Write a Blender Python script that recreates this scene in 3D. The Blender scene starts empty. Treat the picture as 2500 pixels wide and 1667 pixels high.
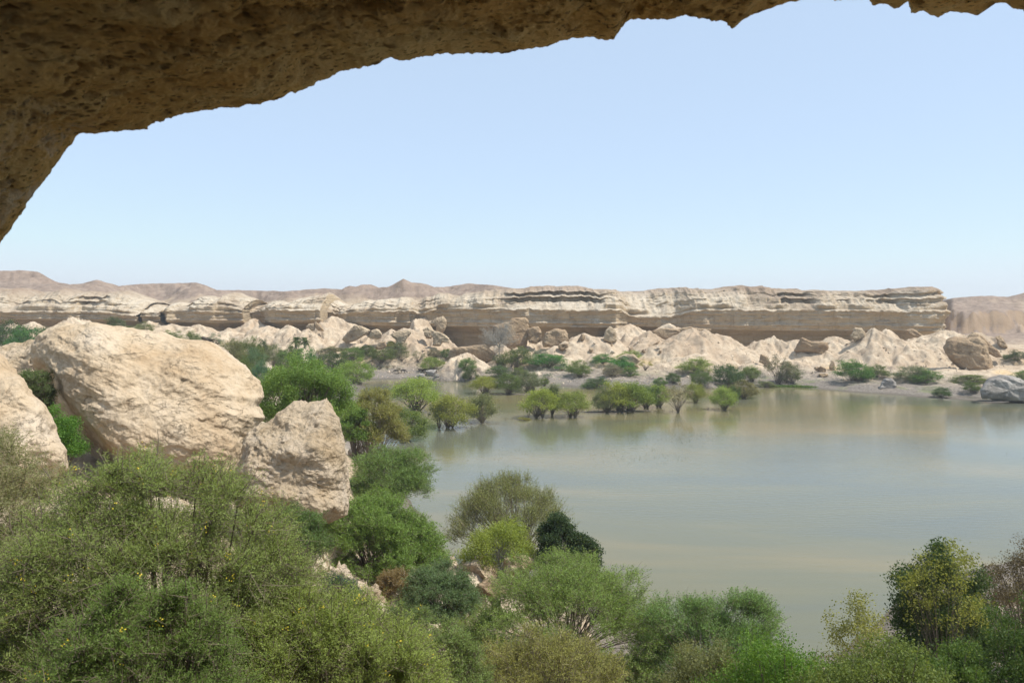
import bpy, math, random
import numpy as np

# ------------------------------------------------------------------ camera, sky, sun
SC = bpy.context.scene
COL = SC.collection
CAMZ = 18.0
FPX = 1944.0          # focal length in pixels of the 2500 px wide photograph
HOR = 745.0           # row of the horizon
cam_d = bpy.data.cameras.new("camera"); cam = bpy.data.objects.new("camera", cam_d); COL.objects.link(cam)
cam.location = (0, 0, CAMZ); cam.rotation_euler = (math.radians(90), 0, 0)
cam_d.sensor_width = 36; cam_d.lens = 36*FPX/2500; cam_d.shift_y = -(833.5-HOR)/2500
cam_d.clip_start = 0.1; cam_d.clip_end = 20000
cam_d.dof.use_dof = True; cam_d.dof.focus_distance = 90; cam_d.dof.aperture_fstop = 2.6
SC.camera = cam

SUN_EL, SUN_AZ = math.radians(59), math.radians(107)      # azimuth clockwise from +Y
W = bpy.data.worlds.new("World"); SC.world = W; W.use_nodes = True
wn = W.node_tree.nodes; wl = W.node_tree.links
sky = wn.new('ShaderNodeTexSky'); sky.sky_type = 'NISHITA'; sky.sun_disc = False
sky.sun_elevation = SUN_EL; sky.sun_rotation = SUN_AZ
sky.altitude = 0; sky.air_density = .8; sky.dust_density = .3; sky.ozone_density = 2.0
_mx = wn.new('ShaderNodeMix'); _mx.data_type = 'RGBA'; _mx.inputs[0].default_value = .62; _mx.inputs[7].default_value = (4.05, 5.0, 6.1, 1)
_mn = wn.new('ShaderNodeVectorMath'); _mn.operation = 'MINIMUM'; _mn.inputs[1].default_value = (5.0, 5.3, 5.8)
wl.new(sky.outputs[0], _mx.inputs[6]); wl.new(_mx.outputs[2], _mn.inputs[0]); wl.new(_mn.outputs[0], wn['Background'].inputs[0])
wn['Background'].inputs[1].default_value = 0.125
sd = bpy.data.lights.new("sun", 'SUN'); sd.energy = 4.1; sd.angle = math.radians(0.53); sd.color = (1, 0.95, 0.87)
sun = bpy.data.objects.new("sun", sd); COL.objects.link(sun)
sun.rotation_euler = (math.radians(90)-SUN_EL, 0, math.pi-SUN_AZ)
SC.view_settings.view_transform = 'Standard'; SC.view_settings.look = 'None'
SC.view_settings.exposure = 0.5; SC.view_settings.gamma = 1
SC.cycles.max_bounces = 9; SC.cycles.diffuse_bounces = 8; SC.cycles.transparent_max_bounces = 4

RNG = np.random.default_rng(7)

# ------------------------------------------------------------------ noise
_p = np.random.default_rng(3).permutation(256); PERM = np.concatenate([_p, _p, _p])
_g = np.random.default_rng(5).normal(size=(256, 3)); GR = _g/np.linalg.norm(_g, axis=1)[:, None]
def noise3(P):
    P = np.asarray(P, float); i = np.floor(P).astype(int); f = P-i; i &= 255
    u = f*f*f*(f*(f*6-15)+10); out = np.zeros(len(P))
    for a in (0, 1):
        for b in (0, 1):
            for c in (0, 1):
                h = PERM[PERM[PERM[(i[:, 0]+a) & 255]+((i[:, 1]+b) & 255)]+((i[:, 2]+c) & 255)]
                g = GR[h]; d = f-np.array([a, b, c])
                w = (u[:, 0] if a else 1-u[:, 0])*(u[:, 1] if b else 1-u[:, 1])*(u[:, 2] if c else 1-u[:, 2])
                out += w*(g*d).sum(1)
    return out*1.6
def fbm(P, octv=4, gain=0.5, ridge=False):
    P = np.asarray(P, float); s = np.zeros(len(P)); a = 1.0
    for k in range(octv):
        n = noise3(P*(2.03**k)+k*17.3)
        s += a*((1-2*np.abs(n)) if ridge else n); a *= gain
    return s
def n2(x, y, sc, octv=4, seed=0, ridge=False):
    return fbm(np.stack([np.ravel(x)/sc, np.ravel(y)/sc, np.full(np.size(x), seed*7.7+.31)], 1), octv, ridge=ridge).reshape(np.shape(x))
def sst(x, a, b):
    t = np.clip((x-a)/(b-a), 0, 1); return t*t*(3-2*t)
def pit(P, seed=0):
    """cell noise: distance to the nearest random point"""
    P = np.asarray(P, float)+seed*13.1; i = np.floor(P).astype(int); best = np.full(len(P), 9.0)
    for a in (-1, 0, 1):
        for b in (-1, 0, 1):
            for c in (-1, 0, 1):
                q = i+np.array([a, b, c]); h = PERM[PERM[PERM[q[:, 0] & 255]+(q[:, 1] & 255)]+(q[:, 2] & 255)]
                pt = q+0.5+0.42*GR[h]
                best = np.minimum(best, ((P-pt)**2).sum(1))
    return np.sqrt(best)

# ------------------------------------------------------------------ helpers
def pt(px, py, Y):
    return np.array([(px-1250)/FPX*Y, Y, CAMZ-(py-HOR)/FPX*Y])
def tag(o, label=None, cat=None, group=None, kind=None):
    if label: o['label'] = label
    if cat: o['category'] = cat
    if group: o['group'] = group
    if kind: o['kind'] = kind
    return o
def mesh_np(name, V, F, mats, smooth=True, tint=None, mi=None):
    V = np.asarray(V, np.float32); me = bpy.data.meshes.new(name)
    if not isinstance(F, list): F = [F]
    F = [np.asarray(f, np.int32) for f in F if len(f)]
    tot = np.concatenate([np.full(len(f), f.shape[1], np.int32) for f in F])
    idx = np.concatenate([f.ravel() for f in F])
    me.vertices.add(len(V)); me.vertices.foreach_set('co', V.ravel())
    me.loops.add(len(idx)); me.loops.foreach_set('vertex_index', idx)
    me.polygons.add(len(tot)); st = np.zeros(len(tot), np.int32); st[1:] = np.cumsum(tot)[:-1]
    me.polygons.foreach_set('loop_start', st); me.polygons.foreach_set('loop_total', tot)
    for m in (mats if isinstance(mats, (list, tuple)) else [mats]): me.materials.append(m)
    if mi is not None: me.polygons.foreach_set('material_index', np.asarray(mi, np.int32))
    me.update(calc_edges=True)
    me.polygons.foreach_set('use_smooth', np.full(len(tot), bool(smooth)))
    if tint is not None:
        at = me.attributes.new('tint', 'FLOAT', 'FACE'); at.data.foreach_set('value', np.asarray(tint, np.float32))
    return me
def obj(name, me, parent=None, loc=None):
    o = bpy.data.objects.new(name, me); COL.objects.link(o)
    if parent: o.parent = parent
    if loc is not None: o.location = loc
    return o
def empty(name, loc, rz=0):
    o = bpy.data.objects.new(name, None); COL.objects.link(o); o.location = loc; o.rotation_euler = (0, 0, rz)
    o.empty_display_size = .3; return o
def gridF(nu, nv, wrap=False):
    a = np.arange(nu*nv).reshape(nu, nv)
    if wrap: a = np.vstack([a, a[:1]])
    return np.stack([a[:-1, :-1], a[1:, :-1], a[1:, 1:], a[:-1, 1:]], -1).reshape(-1, 4)

# ------------------------------------------------------------------ materials
def newmat(name):
    m = bpy.data.materials.new(name); m.use_nodes = True
    return m, m.node_tree.nodes, m.node_tree.links, m.node_tree.nodes['Principled BSDF']
def rgb(c): return (c[0], c[1], c[2], 1)
def nz(nt, links, sc, det=6, rough=.6, vec=None, dist=0):
    n = nt.new('ShaderNodeTexNoise'); n.inputs['Scale'].default_value = sc; n.inputs['Detail'].default_value = det
    n.inputs['Roughness'].default_value = rough; n.inputs['Distortion'].default_value = dist
    if vec is not None: links.new(vec, n.inputs['Vector'])
    return n.outputs['Fac']
def ramp(nt, links, fac, stops):
    r = nt.new('ShaderNodeValToRGB'); e = r.color_ramp.elements
    while len(e) < len(stops): e.new(0.5)
    for k, (p, c) in enumerate(stops):
        e[k].position = p; e[k].color = rgb(c) if hasattr(c, '__len__') else (c, c, c, 1)
    links.new(fac, r.inputs[0]); return r.outputs[0]
def mix(nt, links, fac, a, b, mode='MIX'):
    m = nt.new('ShaderNodeMix'); m.data_type = 'RGBA'; m.blend_type = mode
    for s, v in ((m.inputs[0], fac), (m.inputs[6], a), (m.inputs[7], b)):
        if hasattr(v, 'links') or hasattr(v, 'is_linked'): links.new(v, s)
        elif hasattr(v, '__len__'): s.default_value = rgb(v)
        else: s.default_value = v
    return m.outputs[2]
def mth(nt, links, op, a, b=0.0):
    m = nt.new('ShaderNodeMath'); m.operation = op
    for s, v in ((m.inputs[0], a), (m.inputs[1], b)):
        if hasattr(v, 'is_linked'): links.new(v, s)
        else: s.default_value = v
    return m.outputs[0]
def bump(nt, links, bs, h, strength, dist):
    b = nt.new('ShaderNodeBump'); b.inputs['Strength'].default_value = strength; b.inputs['Distance'].default_value = dist
    links.new(h, b.inputs['Height']); links.new(b.outputs[0], bs.inputs['Normal'])
def geopos(nt): return nt.new('ShaderNodeNewGeometry').outputs['Position']

def rock_mat(name, c0, c1, c2, s=1.0, bstr=.6, bdist=.12):
    m, nt, L, b = newmat(name); P = geopos(nt)
    big = nz(nt, L, .35*s, 5, .6, P, .4); mid = nz(nt, L, 2.2*s, 8, .7, P, .3); fine = nz(nt, L, 11*s, 8, .75, P)
    c = ramp(nt, L, big, [(.3, c0), (.52, c1), (.72, c2)])
    c = mix(nt, L, mth(nt, L, 'MULTIPLY', ramp(nt, L, mid, [(.35, 1), (.5, 0)]), .45), c, tuple(.62*v for v in c0))
    c = mix(nt, L, mth(nt, L, 'MULTIPLY', ramp(nt, L, fine, [(.56, 0), (.72, 1)]), .35), c, tuple(min(.8, 1.25*v) for v in c2))
    mp = nt.new('ShaderNodeMapping'); mp.inputs['Scale'].default_value = (.7, .7, 1.5); mp.inputs['Rotation'].default_value = (0, .6, .3); L.new(P, mp.inputs['Vector'])
    cr = mth(nt, L, 'ABSOLUTE', mth(nt, L, 'SUBTRACT', nz(nt, L, .8*s, 7, .62, mp.outputs[0], .8), .5))
    crm = mth(nt, L, 'MULTIPLY', ramp(nt, L, cr, [(0, 1), (.008, 0)]), ramp(nt, L, nz(nt, L, .6*s, 3, .5, P), [(.46, 0), (.56, 1)]))
    c = mix(nt, L, mth(nt, L, 'MULTIPLY', crm, .5), c, tuple(.4*v for v in c0))
    L.new(c, b.inputs['Base Color']); b.inputs['Roughness'].default_value = .95; b.inputs['Specular IOR Level'].default_value = .15
    v = nt.new('ShaderNodeTexVoronoi'); v.inputs['Scale'].default_value = 3.5*s; L.new(P, v.inputs['Vector'])
    h = mth(nt, L, 'ADD', mid, mth(nt, L, 'MULTIPLY', fine, .35))
    h = mth(nt, L, 'ADD', h, mth(nt, L, 'MULTIPLY', v.outputs['Distance'], .35)); h = mth(nt, L, 'SUBTRACT', h, mth(nt, L, 'MULTIPLY', crm, .5))
    bump(nt, L, b, h, bstr, bdist); return m

M_boulder = rock_mat('pale_sandstone', (.46, .33, .20), (.57, .45, .31), (.64, .53, .40), 1.0, .9, .22)
M_boulder2 = rock_mat('pale_crusted_sandstone', (.44, .32, .19), (.57, .45, .31), (.66, .54, .41), 1.4, 1.0, .28)
M_farrock = rock_mat('weathered_rock', (.30, .225, .15), (.42, .33, .22), (.50, .41, .29), .5, .8, .4)
M_brownrock = rock_mat('brown_rock', (.22, .15, .09), (.33, .24, .15), (.42, .32, .21), .6, .8, .35)
M_greyrock = rock_mat('grey_rock', (.17, .155, .135), (.29, .265, .235), (.43, .40, .36), .6, .7, .3)
M_pebble = rock_mat('pale_stones', (.40, .31, .21), (.52, .43, .32), (.6, .5, .4), 1.2, .8, .08)

def cave_mat():
    m, nt, L, b = newmat('cave_rock'); P = geopos(nt)
    mp = nt.new('ShaderNodeMapping'); mp.inputs['Scale'].default_value = (.8, 1.6, 1.6); L.new(P, mp.inputs['Vector']); Q = mp.outputs[0]
    big = nz(nt, L, .6, 5, .65, Q, .5); mid = nz(nt, L, 2.6, 9, .72, Q, .6); fine = nz(nt, L, 18, 9, .85, Q)
    c = ramp(nt, L, big, [(.3, (.78, .45, .14)), (.5, (.86, .56, .21)), (.7, (.88, .66, .31))])
    c = mix(nt, L, ramp(nt, L, mid, [(.28, .8), (.42, 0)]), c, (.30, .18, .075))
    c = mix(nt, L, mth(nt, L, 'MULTIPLY', ramp(nt, L, fine, [(.36, 1), (.46, 0)]), .5), c, (.34, .20, .085))
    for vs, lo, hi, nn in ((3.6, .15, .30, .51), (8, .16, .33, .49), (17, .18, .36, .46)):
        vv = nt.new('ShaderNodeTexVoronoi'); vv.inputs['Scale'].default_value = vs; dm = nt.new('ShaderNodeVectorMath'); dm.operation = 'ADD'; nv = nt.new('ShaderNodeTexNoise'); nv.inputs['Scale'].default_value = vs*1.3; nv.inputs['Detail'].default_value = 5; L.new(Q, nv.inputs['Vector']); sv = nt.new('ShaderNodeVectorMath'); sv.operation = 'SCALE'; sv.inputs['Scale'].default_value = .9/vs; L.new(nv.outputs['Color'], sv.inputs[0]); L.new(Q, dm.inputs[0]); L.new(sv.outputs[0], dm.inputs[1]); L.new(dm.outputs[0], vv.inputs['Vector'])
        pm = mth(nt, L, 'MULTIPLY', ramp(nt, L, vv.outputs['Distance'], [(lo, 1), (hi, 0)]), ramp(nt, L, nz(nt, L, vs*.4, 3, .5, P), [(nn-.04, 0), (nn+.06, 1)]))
        c = mix(nt, L, mth(nt, L, 'MULTIPLY', pm, .8), c, (.17, .095, .035))  # dark spots painted into the colour as shade inside the pits
    # chalky bands on the low wall
    sep = nt.new('ShaderNodeSeparateXYZ'); L.new(P, sep.inputs[0])
    wall = ramp(nt, L, mth(nt, L, 'MULTIPLY', sep.outputs[0], -.2), [(.62, 0), (.80, 1)])
    bandv = nz(nt, L, 1.3, 6, .7, P, 1.2)
    wm = mth(nt, L, 'MULTIPLY', wall, ramp(nt, L, bandv, [(.47, 0), (.6, .75)]))
    c = mix(nt, L, wm, c, (.86, .77, .62))
    L.new(c, b.inputs['Base Color']); b.inputs['Roughness'].default_value = .95; b.inputs['Specular IOR Level'].default_value = .1
    v = nt.new('ShaderNodeTexVoronoi'); v.inputs['Scale'].default_value = 5; L.new(Q, v.inputs['Vector'])
    h = mth(nt, L, 'ADD', mid, mth(nt, L, 'MULTIPLY', fine, .5)); h = mth(nt, L, 'ADD', h, mth(nt, L, 'MULTIPLY', v.outputs['Distance'], .3))
    bump(nt, L, b, h, 1.0, .2); return m
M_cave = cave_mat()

def cliff_mat():
    m, nt, L, b = newmat('layered_cliff'); P = geopos(nt)
    sep = nt.new('ShaderNodeSeparateXYZ'); L.new(P, sep.inputs[0])
    wob = nz(nt, L, .05, 4, .6, P); z = mth(nt, L, 'ADD', sep.outputs[2], mth(nt, L, 'MULTIPLY', wob, 2.2))
    cmb = nt.new('ShaderNodeCombineXYZ'); L.new(mth(nt, L, 'MULTIPLY', z, 1.0), cmb.inputs[2])
    L.new(mth(nt, L, 'MULTIPLY', sep.outputs[0], .03), cmb.inputs[0])
    strat = nz(nt, L, 1.1, 6, .75, cmb.outputs[0]); fine = nz(nt, L, 4.5, 4, .7, cmb.outputs[0])
    face = ramp(nt, L, strat, [(.32, (.36, .28, .185)), (.43, (.49, .385, .255)), (.52, (.56, .43, .27)), (.6, (.53, .455, .345)), (.7, (.60, .51, .38))])
    face = mix(nt, L, mth(nt, L, 'MULTIPLY', ramp(nt, L, fine, [(.4, 1), (.5, 0)]), .35), face, (.25, .19, .13))
    drip = nt.new('ShaderNodeMapping'); drip.inputs['Scale'].default_value = (.6, .6, .12); L.new(P, drip.inputs['Vector'])
    dn = nz(nt, L, 1.0, 6, .7, drip.outputs[0])
    face = mix(nt, L, mth(nt, L, 'MULTIPLY', ramp(nt, L, dn, [(.54, 0), (.66, 1)]), .4), face, (.20, .14, .09))
    # debris on slopes
    n1 = nz(nt, L, .07, 7, .68, P, .5); n2_ = nz(nt, L, .6, 8, .75, P)
    top = ramp(nt, L, n1, [(.34, (.31, .24, .18)), (.44, (.45, .36, .26)), (.54, (.56, .475, .36)), (.68, (.62, .54, .43))])
    top = mix(nt, L, mth(nt, L, 'MULTIPLY', ramp(nt, L, n2_, [(.38, 1), (.52, 0)]), .55), top, (.22, .165, .11))
    zb = ramp(nt, L, mth(nt, L, 'ADD', mth(nt, L, 'MULTIPLY', mth(nt, L, 'SUBTRACT', sep.outputs[2], 18.0), .12), mth(nt, L, 'MULTIPLY', n1, .5)), [(.55, 0), (.9, 1)])
    top = mix(nt, L, mth(nt, L, 'MULTIPLY', zb, .65), top, (.25, .17, .125))
    gn = nt.new('ShaderNodeNewGeometry'); sp = nt.new('ShaderNodeSeparateXYZ'); L.new(gn.outputs['True Normal'], sp.inputs[0])
    up = ramp(nt, L, mth(nt, L, 'ADD', sp.outputs[2], mth(nt, L, 'MULTIPLY', n2_, .3)), [(.36, 0), (.5, 1)])
    c = mix(nt, L, up, face, top)
    L.new(c, b.inputs['Base Color']); b.inputs['Roughness'].default_value = 1; b.inputs['Specular IOR Level'].default_value = .05
    h = mth(nt, L, 'ADD', mth(nt, L, 'MULTIPLY', strat, .8), nz(nt, L, .9, 9, .75, P))
    bump(nt, L, b, h, .9, .9); return m
M_cliff = cliff_mat()

def ground_mat():
    m, nt, L, b = newmat('desert_ground'); P = geopos(nt)
    sep = nt.new('ShaderNodeSeparateXYZ'); L.new(P, sep.inputs[0])
    n1 = nz(nt, L, .035, 8, .68, P, .6); n2_ = nz(nt, L, .35, 9, .72, P, .3); n3 = nz(nt, L, 2.5, 8, .75, P)
    sand = ramp(nt, L, n2_, [(.32, (.27, .205, .14)), (.44, (.42, .33, .235)), (.57, (.52, .425, .31)), (.75, (.59, .51, .395))])
    sand = mix(nt, L, mth(nt, L, 'MULTIPLY', ramp(nt, L, n3, [(.38, 1), (.48, 0)]), .55), sand, (.22, .16, .11))
    sand = mix(nt, L, ramp(nt, L, n1, [(.40, .55), (.52, 0)]), sand, (.34, .25, .17))
    # yellow-ochre sand patches
    och = ramp(nt, L, nz(nt, L, .05, 4, .6, P, .8), [(.56, 0), (.63, 1)])
    lowm = ramp(nt, L, mth(nt, L, 'MULTIPLY', sep.outputs[2], .1), [(.25, 1), (.5, 0)])
    sand = mix(nt, L, mth(nt, L, 'MULTIPLY', mth(nt, L, 'MULTIPLY', och, lowm), .7), sand, (.56, .39, .19))
    # grey dried mud above the waterline
    mudh = mth(nt, L, 'ADD', mth(nt, L, 'MULTIPLY', sep.outputs[2], .115), mth(nt, L, 'MULTIPLY', n2_, .5))
    mud = ramp(nt, L, mudh, [(.36, 1), (.62, 0)])
    mudc = ramp(nt, L, n3, [(.34, (.10, .085, .07)), (.5, (.19, .165, .14)), (.66, (.29, .255, .215))])
    c = mix(nt, L, mud, sand, mudc)
    wet = ramp(nt, L, mth(nt, L, 'MULTIPLY', sep.outputs[2], 1.0), [(.05, 1), (.3, 0)])
    c = mix(nt, L, mth(nt, L, 'MULTIPLY', wet, .75), c, (.10, .085, .065))
    # green flush of short grass on the low bank
    gr = mth(nt, L, 'MULTIPLY', ramp(nt, L, nz(nt, L, .12, 6, .7, P), [(.54, 0), (.64, 1)]), ramp(nt, L, mudh, [(.3, 1), (.6, 0)]))
    c = mix(nt, L, mth(nt, L, 'MULTIPLY', gr, .6), c, (.14, .17, .06))
    # dark stony varnish on high hills
    hi = ramp(nt, L, mth(nt, L, 'ADD', mth(nt, L, 'MULTIPLY', mth(nt, L, 'SUBTRACT', sep.outputs[2], 17), .05), mth(nt, L, 'ADD', mth(nt, L, 'MULTIPLY', n1, .9), mth(nt, L, 'MULTIPLY', mth(nt, L, 'MAXIMUM', mth(nt, L, 'SUBTRACT', sep.outputs[1], 300), 0), .0022))), [(.50, 0), (.62, 1)])
    rx = ramp(nt, L, mth(nt, L, 'MULTIPLY', sep.outputs[0], .005), [(.60, 0), (.66, 1)]); hi = mth(nt, L, 'MAXIMUM', hi, mth(nt, L, 'MULTIPLY', rx, ramp(nt, L, n1, [(.34, .35), (.5, 1)])))
    hm = ramp(nt, L, mth(nt, L, 'MULTIPLY', sep.outputs[1], .001), [(.245, 0), (.27, 1)])
    c = mix(nt, L, mth(nt, L, 'MULTIPLY', mth(nt, L, 'MULTIPLY', hi, hm), .85), c, ramp(nt, L, n2_, [(.35, (.14, .105, .088)), (.65, (.27, .205, .165))]))
    gn = nt.new('ShaderNodeNewGeometry'); sp = nt.new('ShaderNodeSeparateXYZ'); L.new(gn.outputs['True Normal'], sp.inputs[0])
    st = mth(nt, L, 'MULTIPLY', ramp(nt, L, sp.outputs[2], [(.45, 1), (.62, 0)]), ramp(nt, L, mth(nt, L, 'MULTIPLY', sep.outputs[1], .001), [(.24, 0), (.26, 1)]))
    c = mix(nt, L, mth(nt, L, 'MULTIPLY', st, .8), c, (.30, .215, .14))
    L.new(c, b.inputs['Base Color']); b.inputs['Roughness'].default_value = 1; b.inputs['Specular IOR Level'].default_value = .05
    bump(nt, L, b, mth(nt, L, 'ADD', n2_, mth(nt, L, 'MULTIPLY', n3, .3)), .7, .5); return m
M_ground = ground_mat()

def water_mat():
    m, nt, L, b = newmat('muddy_lake_water'); P = geopos(nt)
    mp = nt.new('ShaderNodeMapping'); mp.inputs['Scale'].default_value = (.35, 1, 1); L.new(P, mp.inputs['Vector'])
    big = nz(nt, L, .05, 4, .6, mp.outputs[0], .5)
    c = ramp(nt, L, big, [(.36, (.115, .12, .085)), (.5, (.14, .134, .074)), (.64, (.195, .16, .075))])
    L.new(c, b.inputs['Base Color']); b.inputs['IOR'].default_value = 1.333
    rr = ramp(nt, L, nz(nt, L, .03, 3, .5, mp.outputs[0]), [(.4, .02), (.65, .16)]); L.new(rr, b.inputs['Roughness'])
    w = nz(nt, L, 2.2, 3, .5, mp.outputs[0]); w2 = nz(nt, L, 9, 2, .5, mp.outputs[0])
    h = mth(nt, L, 'ADD', w, mth(nt, L, 'MULTIPLY', w2, .2))
    bump(nt, L, b, h, .3, .06); return m
M_water = water_mat()

def leaf_mat(name, trans=.42):
    m, nt, L, b = newmat(name)
    oi = nt.new('ShaderNodeObjectInfo'); at = nt.new('ShaderNodeAttribute'); at.attribute_name = 'tint'
    val = nt.new('ShaderNodeMapRange'); val.inputs[3].default_value = .85; val.inputs[4].default_value = 2.2; L.new(at.outputs['Fac'], val.inputs[0])
    v = nt.new('ShaderNodeVectorMath'); v.operation = 'SCALE'; L.new(oi.outputs['Color'], v.inputs[0]); L.new(val.outputs[0], v.inputs['Scale'])
    c = mix(nt, L, mth(nt, L, 'MULTIPLY', ramp(nt, L, at.outputs['Fac'], [(.7, 0), (1, 1)]), .3), v.outputs[0], (.30, .27, .06))
    L.new(c, b.inputs['Base Color']); b.inputs['Roughness'].default_value = .6; b.inputs['Specular IOR Level'].default_value = .25
    tr = nt.new('ShaderNodeBsdfTranslucent'); L.new(mix(nt, L, 1.0, c, (1.5, 1.4, .8), 'MULTIPLY'), tr.inputs[0])
    ms = nt.new('ShaderNodeMixShader'); ms.inputs[0].default_value = trans
    L.new(b.outputs[0], ms.inputs[1]); L.new(tr.outputs[0], ms.inputs[2]); L.new(ms.outputs[0], nt['Material Output'].inputs[0])
    return m
M_leaf = leaf_mat('foliage')
def plain(name, c, r=.9, nscale=6, k=.35):
    m, nt, L, b = newmat(name); n = nz(nt, L, nscale, 6, .7, geopos(nt))
    L.new(mix(nt, L, n, tuple(v*(1-k) for v in c), tuple(v*(1+k) for v in c)), b.inputs['Base Color']); b.inputs['Roughness'].default_value = r
    b.inputs['Specular IOR Level'].default_value = .2
    return m
M_bark = plain('grey_brown_bark', (.15, .12, .09)); M_palebark = plain('pale_bark', (.36, .30, .23)); M_twig = plain('tan_twig', (.24, .20, .12))
M_greytwig = plain('dead_grey_twig', (.30, .28, .24)); M_flower = plain('yellow_blossom', (.62, .48, .04), .7)
M_hide = plain('dark_hide', (.035, .028, .024)); M_hide2 = plain('brown_hide', (.09, .065, .05))
M_driftwood = plain('dark_driftwood', (.10, .085, .07))

# ------------------------------------------------------------------ terrain height
def ip(x, tab): a = np.array(tab, float); return np.interp(x, a[:, 0], a[:, 1])
SHORE_PX = [(890, 928), (872, 1000), (860, 1060), (930, 1130), (1000, 1220), (1060, 1300), (1085, 1370), (1150, 1405), (1300, 1415), (1500, 1480), (1800, 1625),
            (2050, 1600), (2200, 1450), (2400, 1385), (2700, 1310), (3400, 1240), (3800, 1020), (3000, 1000), (2500, 985), (2400, 980), (2200, 966), (2060, 956), (1950, 946),
            (1700, 943), (1560, 946), (1440, 948), (1330, 940), (1240, 946), (1175, 942), (1150, 933), (1060, 927), (1000, 924)]
SHORE = np.array([((px-1250)/FPX*(CAMZ*FPX/(py-HOR)), CAMZ*FPX/(py-HOR)) for px, py in SHORE_PX])
def lake_d(x, y):
    """distance to the shore, positive on land"""
    P = np.stack([x.ravel(), y.ravel()], 1); best = np.full(len(P), 1e9); ins = np.zeros(len(P), bool)
    A = SHORE; B = np.roll(SHORE, -1, 0)
    for a, b in zip(A, B):
        ab = b-a; t = np.clip(((P-a)@ab)/(ab@ab), 0, 1); d = P-a-t[:, None]*ab; best = np.minimum(best, (d*d).sum(1))
        c = ((a[1] > P[:, 1]) != (b[1] > P[:, 1])); xx = a[0]+(P[:, 1]-a[1])/(b[1]-a[1]+1e-12)*(b[0]-a[0]); ins ^= c & (P[:, 0] < xx)
    return (np.sqrt(best)*np.where(ins, -1, 1)).reshape(x.shape)
SKY = [(-900, 690), (-400, 668), (-100, 655), (0, 661), (60, 660), (90, 663), (140, 689), (170, 694), (195, 693), (237, 683), (290, 698), (345, 693), (440, 691), (480, 690), (505, 697), (530, 708), (600, 709),
       (660, 710), (690, 711), (790, 704), (835, 706), (852, 697), (868, 700), (885, 695), (905, 694), (925, 702), (945, 701), (965, 692), (985, 680), (1005, 689), (1040, 693), (1060, 701), (1100, 699), (1140, 692), (1200, 696), (1265, 706),
       (1350, 702), (1440, 706), (1470, 709), (1520, 711), (1600, 710), (1660, 708), (1715, 705), (1780, 708), (1850, 703), (1950, 709), (2080, 715), (2200, 716), (2290, 735), (2330, 727), (2380, 723), (2420, 722), (2460, 725), (2500, 715), (2700, 700), (3300, 690)]
RIDGE = [(-900, 430), (400, 420), (560, 400), (640, 340), (800, 330), (985, 300), (1200, 330), (1300, 320), (2250, 320), (2330, 470), (3300, 480)]
CREST = [(-900, 706), (0, 706), (250, 712), (335, 740), (400, 742), (470, 724), (540, 717), (590, 735), (625, 748), (660, 732), (700, 713), (770, 713), (800, 735), (825, 748), (870, 738), (960, 730), (985, 722), (1040, 720), (1150, 716), (1215, 710), (1265, 706), (1350, 700),
         (1440, 703), (1470, 709), (1520, 711), (1600, 708), (1660, 706), (1715, 702), (1780, 706), (1850, 699), (1950, 706), (2080, 713), (2200, 711), (2273, 704), (2301, 719), (2322, 743), (2345, 755), (2400, 760)]
YC = [(-900, 262), (0, 258), (225, 256), (334, 258), (341, 266), (344, 257), (388, 257), (396, 268), (405, 254), (520, 251), (592, 253), (612, 263), (634, 262), (655, 244), (700, 241), (780, 242), (800, 251), (822, 249), (840, 242), (1000, 240),
      (1000, 241), (1022, 244.5), (1042, 242), (1080, 243), (1130, 239), (1250, 233), (1400, 231), (1505, 230), (1520, 233), (1535, 238), (1560, 238), (1660, 236), (1700, 232), (1900, 230), (2100, 227), (2250, 224), (2345, 221)]
# loose talus cones: apex pixel, distance, slope, x-stretch
CONES = [(-60, 780, 246, .7, 1.3), (38, 787, 246, .8, 1), (76, 785, 246, .8, 1), (188, 773, 247, .75, 1.1), (290, 790, 246, .6, 1.3), (372, 783, 254, .6, 1.2), (424, 791, 240, .62, 1.5), (480, 792, 240, .62, 1.3), (625, 778, 252, .62, 1), (560, 800, 238, .7, 1.2),
         (655, 795, 235, .7, 1.2), (705, 794, 231, .75, 1), (743, 802, 222, .82, 1.05), (812, 772, 241, .66, .9), (800, 800, 230, .7, .9), (860, 812, 229, .7, 1.2), (920, 815, 226, .6, 1.2), (971, 803, 225, .68, 1.0), (1005, 801, 226, .7, 1), (1022, 770, 241, .9, .5),
         (1060, 822, 224, .6, .9), (1140, 861, 199, .65, .8), (1215, 838, 210, .7, .8), (1285, 826, 221, .55, 1.1), (1345, 828, 221, .6, 1.2), (1433, 814, 214, .62, 1.25), (1490, 822, 219, .6, 1), (1530, 792, 232, .6, 1.0), (1583, 806, 219, .8, .8), (1640, 790, 229, .7, 1), (1698, 801, 213, .60, 1.35), (1755, 818, 211, .62, 1.2),
         (1882, 819, 214, .66, 1.0), (1945, 830, 211, .6, 1.2), (2040, 822, 214, .6, 1.2), (2130, 801, 206, .74, .9), (2163, 803, 206, .74, .8), (2224, 831, 200, .6, 1), (2306, 807, 207, .58, 1.2), (2379, 812, 208, .62, 1.0), (2480, 850, 200, .6, 1.4), (2620, 830, 200, .6, 1.6)]
CW = [(pt(a, b, Y), s, st) for a, b, Y, s, st in CONES]
BARS = [(1268, 1024, 2.6, .6), (1340, 1019, 4.5, .7), (1470, 1006, 8, .9), (1180, 1035, 4, .6), (1650, 1002, 5, .6), (1735, 998, 3, .5), (1120, 1045, 4, .6), (1560, 1002, 6, .7), (1240, 962, 6, 1.2)]
BARS = [((px-1250)/FPX*(CAMZ*FPX/(py-HOR)), CAMZ*FPX/(py-HOR), a, b) for px, py, a, b in BARS]
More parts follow.
